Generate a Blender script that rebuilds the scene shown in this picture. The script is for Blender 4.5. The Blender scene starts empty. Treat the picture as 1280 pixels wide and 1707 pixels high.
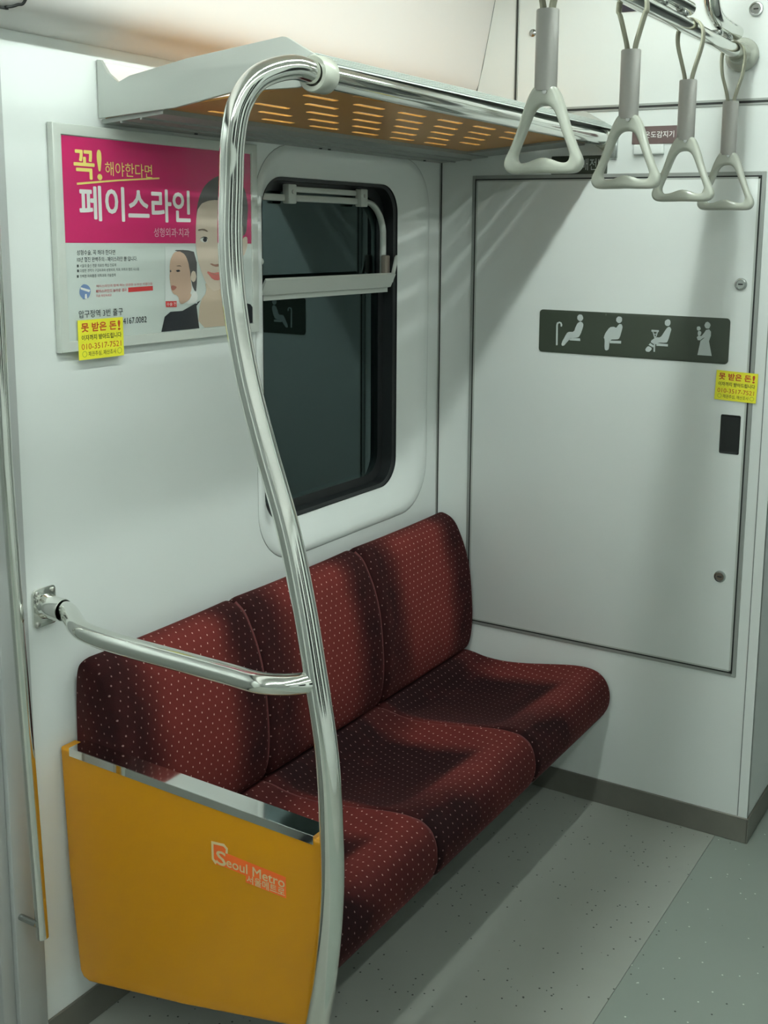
import bpy, bmesh, math, random
from mathutils import Vector, Matrix

scene = bpy.context.scene
COL = scene.collection

# ------------------------------------------------------------------ camera, world, light, exposure
def basis(yaw, pitch, roll):
    fw = Vector((-math.sin(yaw) * math.cos(pitch), math.cos(yaw) * math.cos(pitch), math.sin(pitch)))
    r = Vector((math.cos(yaw), math.sin(yaw), 0)); u = r.cross(fw)
    R = r * math.cos(roll) + u * math.sin(roll); U = -r * math.sin(roll) + u * math.cos(roll)
    return R, U, fw
cam_d = bpy.data.cameras.new('camera'); cam = bpy.data.objects.new('camera', cam_d); COL.objects.link(cam)
R_, U_, F_ = basis(math.radians(30.25721), math.radians(-9.78586), math.radians(0.70001))
cam.matrix_world = Matrix(((R_.x, U_.x, -F_.x, 1.62875), (R_.y, U_.y, -F_.y, -2.84456), (R_.z, U_.z, -F_.z, 1.6), (0, 0, 0, 1)))
cam_d.sensor_fit = 'VERTICAL'; cam_d.sensor_height = 24.0
cam_d.lens = 1884.55964 * 24.0 / 1707.0
cam_d.shift_x = -(73.40163) / 1707.0
cam_d.shift_y = (-142.42074) / 1707.0
cam_d.clip_start = 0.02
scene.camera = cam

world = bpy.data.worlds.new('World'); scene.world = world; world.use_nodes = True
world.node_tree.nodes['Background'].inputs[0].default_value = (0.5, 0.6, 0.65, 1)
world.node_tree.nodes['Background'].inputs[1].default_value = 0.02      # dark tunnel outside the car

scene.view_settings.view_transform = 'Standard'
scene.view_settings.look = 'None'
scene.view_settings.gamma = 1.0
scene.view_settings.use_curve_mapping = False
scene.view_settings.exposure = 0.0
WIDTH = 2.82
TUBE_COLOR = (0.90, 1.0, 0.945)
TUBE_POWER = (88.0, 34.0)        # bench-side row, far row
LAMPS = [(.865, 2.37), (WIDTH - .865, 2.37)]      # x, z of the two fluorescent lines

# ------------------------------------------------------------------ helpers
def mat(name, color, rough=.5, metal=0.0, spec=.5, coat=0.0, bump=None, vary=None, emit=None):
    m = bpy.data.materials.new(name); m.use_nodes = True; nt = m.node_tree; b = nt.nodes['Principled BSDF']
    b.inputs['Base Color'].default_value = (*color, 1); b.inputs['Roughness'].default_value = rough
    b.inputs['Metallic'].default_value = metal; b.inputs['Specular IOR Level'].default_value = spec
    b.inputs['Coat Weight'].default_value = coat; b.inputs['Coat Roughness'].default_value = .08
    if emit: b.inputs['Emission Color'].default_value = (*emit[0], 1); b.inputs['Emission Strength'].default_value = emit[1]
    tc = nt.nodes.new('ShaderNodeTexCoord')
    if bump:
        n = nt.nodes.new('ShaderNodeTexNoise'); n.inputs['Scale'].default_value = bump[0]; n.inputs['Detail'].default_value = 2
        bp_ = nt.nodes.new('ShaderNodeBump'); bp_.inputs['Strength'].default_value = bump[1]; bp_.inputs['Distance'].default_value = bump[2] if len(bump) > 2 else .002
        nt.links.new(tc.outputs['Object'], n.inputs['Vector']); nt.links.new(n.outputs[0], bp_.inputs['Height'])
        nt.links.new(bp_.outputs[0], b.inputs['Normal'])
    if vary:
        n = nt.nodes.new('ShaderNodeTexNoise'); n.inputs['Scale'].default_value = vary[0]; n.inputs['Detail'].default_value = 4
        mx = nt.nodes.new('ShaderNodeMix'); mx.data_type = 'RGBA'
        mx.inputs[6].default_value = (*[c * (1 - vary[1]) for c in color], 1); mx.inputs[7].default_value = (*[min(1, c * (1 + vary[1])) for c in color], 1)
        nt.links.new(tc.outputs['Object'], n.inputs['Vector']); nt.links.new(n.outputs[0], mx.inputs[0]); nt.links.new(mx.outputs[2], b.inputs['Base Color'])
    return m

WHITE = mat('white_panel', (.70, .735, .715), .32, spec=.45, bump=(3, .08, .01), vary=(1.5, .015))
COVEM = mat('cove_white', (.69, .67, .65), .4, spec=.4)
CEIL = mat('ceiling_white', (.75, .76, .74), .5)
CHROME = mat('chrome', (.80, .81, .77), .10, 1.0, bump=(14, .05, .003))
STEEL = mat('brushed_steel', (.50, .50, .47), .38, 1.0, bump=(60, .15, .001))
POLISH = mat('polished_steel', (.78, .79, .77), .06, 1.0)
ALU = mat('satin_aluminium', (.50, .53, .50), .45, .35)
ALUD = mat('grey_painted_metal', (.30, .32, .30), .5, .1)
TAN = mat('tan_shelf_sheet', (.56, .27, .06), .34, .3)
TRIM = mat('trim_metal', (.33, .35, .33), .45, .4)
SEAM = mat('seam_black', (.012, .014, .013), .6)
SEAMG = mat('seam_grey', (.18, .20, .19), .6)
RUBBER = mat('black_rubber', (.010, .012, .013), .42)
WFRAME = mat('window_frame_paint', (.52, .55, .51), .45)
YEL = mat('yellow_panel', (.52, .225, .003), .38, spec=.4, bump=(200, .06, .0005))
GREYP = mat('pillar_grey', (.40, .42, .41), .45, .1)
BASE = mat('skirting_metal', (.20, .195, .17), .42, .5, bump=(12, .2, .003), vary=(9, .25))
HANDLE = mat('handle_cream', (.40, .42, .36), .22, spec=.5, coat=.15)
SLEEVE = mat('sleeve_grey', (.36, .355, .33), .3, spec=.5)
WEB = mat('webbing_cream', (.33, .33, .25), .7)
DKGREEN = mat('sign_dark_green', (.040, .052, .036), .4)
SIGNGREY = mat('sign_pale_grey', (.48, .53, .52), .5)
BROWN = mat('sign_brown', (.115, .075, .072), .4)
BLACK = mat('gloss_black', (.012, .014, .014), .25)
PAPER = mat('sticker_yellow', (.80, .76, .035), .5, vary=(30, .06))
REDINK = mat('red_ink', (.50, .07, .015), .5)
BLACKINK = mat('black_ink', (.03, .035, .02), .5)
GREENINK = mat('olive_ink', (.38, .46, .03), .5)
WINK = mat('white_ink', (.80, .80, .78), .5)
ORANGE = mat('orange_print', (.85, .14, .02), .45)
LOGOW = mat('cream_print', (.62, .50, .28), .5)
LOCKM = mat('lock_metal', (.45, .47, .46), .22, 1.0)
TUNNEL = mat('tunnel_concrete', (.10, .15, .155), .8, vary=(2, .3))
DARK = mat('underframe_dark', (.06, .065, .06), .6)
DOORM = mat('door_stainless', (.36, .38, .37), .35, .6)
REDSEAT = mat('opposite_red', (.16, .03, .03), .8)

def glass_mat():
    m = bpy.data.materials.new('tinted_glass'); m.use_nodes = True; nt = m.node_tree; nt.nodes.clear()
    out = nt.nodes.new('ShaderNodeOutputMaterial'); mx = nt.nodes.new('ShaderNodeMixShader')
    fr = nt.nodes.new('ShaderNodeFresnel'); fr.inputs[0].default_value = 1.8
    gl = nt.nodes.new('ShaderNodeBsdfGlossy'); gl.inputs['Roughness'].default_value = .015; gl.inputs['Color'].default_value = (.70, .95, .96, 1)
    tr = nt.nodes.new('ShaderNodeBsdfTransparent'); tr.inputs[0].default_value = (.22, .32, .32, 1)
    nt.links.new(fr.outputs[0], mx.inputs[0]); nt.links.new(tr.outputs[0], mx.inputs[1]); nt.links.new(gl.outputs[0], mx.inputs[2])
    nt.links.new(mx.outputs[0], out.inputs[0]); return m
GLASS = glass_mat()

def floor_mat(name, base, dark_dots, light_dots):
    m = bpy.data.materials.new(name); m.use_nodes = True; nt = m.node_tree; b = nt.nodes['Principled BSDF']
    b.inputs['Roughness'].default_value = .42; b.inputs['Specular IOR Level'].default_value = .35
    tc = nt.nodes.new('ShaderNodeTexCoord')
    n = nt.nodes.new('ShaderNodeTexNoise'); n.inputs['Scale'].default_value = 3; n.inputs['Detail'].default_value = 5
    nt.links.new(tc.outputs['Object'], n.inputs['Vector'])
    mx = nt.nodes.new('ShaderNodeMix'); mx.data_type = 'RGBA'
    mx.inputs[6].default_value = (*[c * .94 for c in base], 1); mx.inputs[7].default_value = (*[c * 1.06 for c in base], 1)
    nt.links.new(n.outputs[0], mx.inputs[0]); prev = mx.outputs[2]
    for scale, thr, col, keep in ((58, .13, (.05, .06, .05), dark_dots), (60, .12, (.62, .66, .60), light_dots)):
        v = nt.nodes.new('ShaderNodeTexVoronoi'); v.inputs['Scale'].default_value = scale
        nt.links.new(tc.outputs['Object'], v.inputs['Vector'])
        lt = nt.nodes.new('ShaderNodeMath'); lt.operation = 'LESS_THAN'; lt.inputs[1].default_value = thr
        nt.links.new(v.outputs['Distance'], lt.inputs[0])
        sep = nt.nodes.new('ShaderNodeSeparateColor'); nt.links.new(v.outputs['Color'], sep.inputs[0])
        k = nt.nodes.new('ShaderNodeMath'); k.operation = 'LESS_THAN'; k.inputs[1].default_value = keep
        nt.links.new(sep.outputs[0], k.inputs[0])
        mu = nt.nodes.new('ShaderNodeMath'); mu.operation = 'MULTIPLY'; nt.links.new(lt.outputs[0], mu.inputs[0]); nt.links.new(k.outputs[0], mu.inputs[1])
        m2 = nt.nodes.new('ShaderNodeMix'); m2.data_type = 'RGBA'; m2.inputs[7].default_value = (*col, 1)
        nt.links.new(mu.outputs[0], m2.inputs[0]); nt.links.new(prev, m2.inputs[6]); prev = m2.outputs[2]
    nt.links.new(prev, b.inputs['Base Color']); return m

def fabric_mat():
    m = bpy.data.materials.new('maroon_moquette'); m.use_nodes = True; nt = m.node_tree; b = nt.nodes['Principled BSDF']
    b.inputs['Roughness'].default_value = .9; b.inputs['Specular IOR Level'].default_value = .12
    b.inputs['Sheen Weight'].default_value = .12; b.inputs['Sheen Tint'].default_value = (.6, .15, .15, 1); b.inputs['Sheen Roughness'].default_value = .4
    uv = nt.nodes.new('ShaderNodeUVMap'); sp = nt.nodes.new('ShaderNodeSeparateXYZ'); nt.links.new(uv.outputs[0], sp.inputs[0])
    def M(op, a, b_=None):
        n = nt.nodes.new('ShaderNodeMath'); n.operation = op
        for i, v in enumerate((a, b_)):
            if v is None: continue
            if isinstance(v, (int, float)): n.inputs[i].default_value = v
            else: nt.links.new(v, n.inputs[i])
        return n.outputs[0]
    PY, PX = .0168, .0205
    vr = M('DIVIDE', sp.outputs[1], PY); row = M('FLOOR', vr); fy = M('SUBTRACT', M('SUBTRACT', vr, row), .5)
    xr = M('ADD', M('DIVIDE', sp.outputs[0], PX), M('MULTIPLY', row, 1 / 3)); fx = M('SUBTRACT', M('FRACT', xr), .5)
    d = M('SQRT', M('ADD', M('POWER', M('ABSOLUTE', M('MULTIPLY', fx, PX)), 2), M('POWER', M('ABSOLUTE', M('MULTIPLY', fy, PY * .72)), 2)))
    ms = nt.nodes.new('ShaderNodeMapRange'); ms.interpolation_type = 'SMOOTHSTEP'
    ms.inputs[1].default_value = .0009; ms.inputs[2].default_value = .0018; ms.inputs[3].default_value = 1; ms.inputs[4].default_value = 0
    nt.links.new(d, ms.inputs[0])
    at = nt.nodes.new('ShaderNodeAttribute'); at.attribute_name = 'tone'
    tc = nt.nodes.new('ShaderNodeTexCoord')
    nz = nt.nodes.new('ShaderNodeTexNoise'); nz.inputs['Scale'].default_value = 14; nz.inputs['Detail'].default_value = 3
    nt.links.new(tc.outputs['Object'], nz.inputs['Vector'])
    tone = M('ADD', at.outputs['Fac'], M('MULTIPLY', M('SUBTRACT', nz.outputs[0], .5), .28))
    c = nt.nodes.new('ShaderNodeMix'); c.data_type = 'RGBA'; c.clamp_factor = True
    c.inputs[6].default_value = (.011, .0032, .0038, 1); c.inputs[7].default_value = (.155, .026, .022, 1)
    nt.links.new(tone, c.inputs[0])
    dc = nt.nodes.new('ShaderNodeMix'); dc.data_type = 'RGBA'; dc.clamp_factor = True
    dc.inputs[6].default_value = (.17, .11, .11, 1); dc.inputs[7].default_value = (.62, .40, .34, 1); nt.links.new(tone, dc.inputs[0])
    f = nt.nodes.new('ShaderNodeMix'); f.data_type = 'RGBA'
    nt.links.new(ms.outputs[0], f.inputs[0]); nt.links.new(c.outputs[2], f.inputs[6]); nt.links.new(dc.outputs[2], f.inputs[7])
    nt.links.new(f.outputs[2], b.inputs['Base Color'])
    n2 = nt.nodes.new('ShaderNodeTexNoise'); n2.inputs['Scale'].default_value = 500; nt.links.new(tc.outputs['Object'], n2.inputs['Vector'])
    bu = nt.nodes.new('ShaderNodeBump'); bu.inputs['Strength'].default_value = .4; bu.inputs['Distance'].default_value = .001
    nt.links.new(n2.outputs[0], bu.inputs['Height']); nt.links.new(bu.outputs[0], b.inputs['Normal'])
    return m
FABRIC = fabric_mat()

def thing(name, label, cat, loc=(0, 0, 0), group=None):
    o = bpy.data.objects.new(name, None); COL.objects.link(o); o.location = loc; o.empty_display_size = .05
    o['label'] = label; o['category'] = cat
    if group: o['group'] = group
    return o
def root_loc(p):
    v = Vector((0, 0, 0))
    while p is not None: v += p.location; p = p.parent
    return v
def obj(name, me, m, parent=None, label=None, smooth=True):
    """link a mesh given in world coordinates as one object, as a part of its parent"""
    if parent is not None: me.transform(Matrix.Translation(-root_loc(parent)))
    me.materials.clear(); me.materials.append(m)
    for p in me.polygons: p.use_smooth = smooth
    o = bpy.data.objects.new(name, me); me.name = name; COL.objects.link(o); o.parent = parent
    if label: o['label'] = label
    return o
def struct(o): o['kind'] = 'structure'; return o

def bm_mesh(bm, name='m'):
    bmesh.ops.recalc_face_normals(bm, faces=bm.faces)
    me = bpy.data.meshes.new(name); bm.to_mesh(me); bm.free(); return me
def sharpen(me, ang=35):
    me.set_sharp_from_angle(angle=math.radians(ang)); return me
def box(x0, x1, y0, y1, z0, z1, bev=0.0, seg=2):
    bm = bmesh.new(); bmesh.ops.create_cube(bm, size=1)
    for v in bm.verts: v.co = Vector(((x0 + x1) / 2 + v.co.x * (x1 - x0), (y0 + y1) / 2 + v.co.y * (y1 - y0), (z0 + z1) / 2 + v.co.z * (z1 - z0)))
    if bev: bmesh.ops.bevel(bm, geom=bm.edges[:] , offset=bev, segments=seg, affect='EDGES', profile=.5)
    return sharpen(bm_mesh(bm))
def catmull(pts, n=8, closed=False):
    P = [Vector(p) for p in pts]; out = []; L = len(P)
    rng = L if closed else L - 1
    for i in range(rng):
        g = (lambda k: P[k % L]) if closed else (lambda k: P[min(max(k, 0), L - 1)])
        p0, p1, p2, p3 = g(i - 1), g(i), g(i + 1), g(i + 2)
        for k in range(n):
            t = k / n
            out.append(.5 * ((2 * p1) + (-p0 + p2) * t + (2 * p0 - 5 * p1 + 4 * p2 - p3) * t * t + (-p0 + 3 * p1 - 3 * p2 + p3) * t ** 3))
    if not closed: out.append(P[-1])
    return out
def tube(path, r, seg=20, ry=None, up=None, caps=True, closed=False):
    """sweep a round or oval section along a path"""
    P = [Vector(p) for p in path]; n = len(P); bm = bmesh.new(); rings = []
    rr = r if callable(r) else (lambda t: r)
    prevn = None
    for i, p in enumerate(P):
        if closed: t = (P[(i + 1) % n] - P[i - 1]).normalized()
        else: t = (P[min(i + 1, n - 1)] - P[max(i - 1, 0)]).normalized()
        if up is not None: nrm = Vector(up)
        elif prevn is None: nrm = Vector((0, 0, 1)) if abs(t.z) < .9 else Vector((1, 0, 0))
        else: nrm = prevn
        nrm = (nrm - t * nrm.dot(t)).normalized(); prevn = nrm; b = t.cross(nrm)
        R1 = rr(i / (n - 1)); R2 = ry if ry is not None else R1
        rings.append([bm.verts.new(p + nrm * (R2 * math.sin(a)) + b * (R1 * math.cos(a))) for a in [2 * math.pi * k / seg for k in range(seg)]])
    for i in range(n if closed else n - 1):
        A, B = rings[i], rings[(i + 1) % n]
        for k in range(seg): bm.faces.new((A[k], A[(k + 1) % seg], B[(k + 1) % seg], B[k]))
    if caps and not closed:
        bm.faces.new(rings[0][::-1]); bm.faces.new(rings[-1])
    return sharpen(bm_mesh(bm), 50)
def lathe(prof, seg=28, M=None):
    """prof: (radius, height) pairs round local Z"""
    bm = bmesh.new(); rings = []
    for r, h in prof:
        if r < 1e-6: rings.append([bm.verts.new((0, 0, h))])
        else: rings.append([bm.verts.new((r * math.cos(2 * math.pi * k / seg), r * math.sin(2 * math.pi * k / seg), h)) for k in range(seg)])
    for A, B in zip(rings, rings[1:]):
        for k in range(seg):
            k2 = (k + 1) % seg
            if len(A) == 1 and len(B) == 1: continue
            if len(A) == 1: bm.faces.new((A[0], B[k2], B[k]))
            elif len(B) == 1: bm.faces.new((A[k], A[k2], B[0]))
            else: bm.faces.new((A[k], A[k2], B[k2], B[k]))
    me = sharpen(bm_mesh(bm), 40)
    if M is not None: me.transform(M)
    return me
def plane_M(axis, v, facing=1):
    """local X,Y -> plane. axis 'x': local x->world y, y->z, normal +x.  axis 'y': x->x, y->z, normal -y. axis 'z': x->x,y->y"""
    if axis == 'x': return Matrix(((0, 0, 1, v), (1, 0, 0, 0), (0, 1, 0, 0), (0, 0, 0, 1)))
    if axis == 'y': return Matrix(((1, 0, 0, 0), (0, 0, -1, v), (0, 1, 0, 0), (0, 0, 0, 1)))
    return Matrix(((1, 0, 0, 0), (0, 1, 0, 0), (0, 0, 1, v), (0, 0, 0, 1)))
def curve_to_mesh(cu, M):
    o = bpy.data.objects.new('tmp', cu); COL.objects.link(o)
    bpy.context.view_layer.update()
    dg = bpy.context.evaluated_depsgraph_get()
    me = bpy.data.meshes.new_from_object(o.evaluated_get(dg)); bpy.data.objects.remove(o); bpy.data.curves.remove(cu)
    me.transform(M); return me
def flat(loops, M, half=0.0, bevel=0.0, bseg=2):
    """filled outline (with holes) extruded +-half about the plane"""
    cu = bpy.data.curves.new('c', 'CURVE'); cu.dimensions = '2D'; cu.fill_mode = 'BOTH'
    cu.extrude = max(0, half - bevel); cu.bevel_depth = bevel; cu.bevel_resolution = bseg
    if bevel: cu.offset = -bevel
    for L in loops:
        s = cu.splines.new('POLY'); s.points.add(len(L) - 1); s.use_cyclic_u = True
        for p, q in zip(s.points, L): p.co = (q[0], q[1], 0, 1)
    me = curve_to_mesh(cu, M)
    bm = bmesh.new(); bm.from_mesh(me); bmesh.ops.remove_doubles(bm, verts=bm.verts, dist=1e-6); bm.to_mesh(me); bm.free()
    return sharpen(me, 40)
def lettering(body, M, a0, a1, b0, b1, bold=0.0, skew=0.0):
    """text fitted exactly into the box a0..a1 x b0..b1 of the plane M"""
    cu = bpy.data.curves.new('t', 'FONT'); cu.body = body; cu.size = 1; cu.resolution_u = 3
    me = curve_to_mesh(cu, Matrix.Identity(4))
    xs = [v.co.x for v in me.vertices]; ys = [v.co.y for v in me.vertices]
    if not xs: return me
    x0, x1, y0, y1 = min(xs), max(xs), min(ys), max(ys)
    for v in me.vertices:
        t = (v.co.y - y0) / (y1 - y0)
        v.co.x = a0 + (v.co.x - x0) / (x1 - x0) * (a1 - a0) + skew * t; v.co.y = b0 + t * (b1 - b0)
    if bold > .004:      # heavier weight: copies of the strokes laid side by side
        bm = bmesh.new(); d = (b1 - b0) * bold * .8
        for k in range(8):
            c = me.copy(); c.transform(Matrix.Translation((d * math.cos(k * math.pi / 4), d * math.sin(k * math.pi / 4), k * 1e-5))); bm.from_mesh(c); bpy.data.meshes.remove(c)
        bm.to_mesh(me); bm.free()
    me.transform(M); return me
def rrect(a0, a1, b0, b1, r, n=8):
    o = []
    for cx, cy, s in ((a1 - r, b1 - r, 0), (a0 + r, b1 - r, 1), (a0 + r, b0 + r, 2), (a1 - r, b0 + r, 3)):
        for k in range(n + 1):
            t = math.pi / 2 * (s + k / n); o.append((cx + r * math.cos(t), cy + r * math.sin(t)))
    return o
def circle(cx, cy, r, n=24): return [(cx + r * math.cos(2 * math.pi * k / n), cy + r * math.sin(2 * math.pi * k / n)) for k in range(n)]
def loft(loops, closed=True):
    bm = bmesh.new(); V = [[bm.verts.new(p) for p in L] for L in loops]
    for A, B in zip(V, V[1:]):
        n = len(A)
        for k in range(n if closed else n - 1): bm.faces.new((A[k], A[(k + 1) % n], B[(k + 1) % n], B[k]))
    return sharpen(bm_mesh(bm), 50)
def extrude_profile(prof, y0, y1, cap=True):
    """(x,z) closed profile swept along y"""
    bm = bmesh.new(); A = [bm.verts.new((x, y0, z)) for x, z in prof]; B = [bm.verts.new((x, y1, z)) for x, z in prof]; n = len(prof)
    for k in range(n): bm.faces.new((A[k], A[(k + 1) % n], B[(k + 1) % n], B[k]))
    if cap: bm.faces.new(A[::-1]); bm.faces.new(B)
    return sharpen(bm_mesh(bm), 30)
PX = lambda v: plane_M('x', v)
PY = lambda v: plane_M('y', v)

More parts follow.
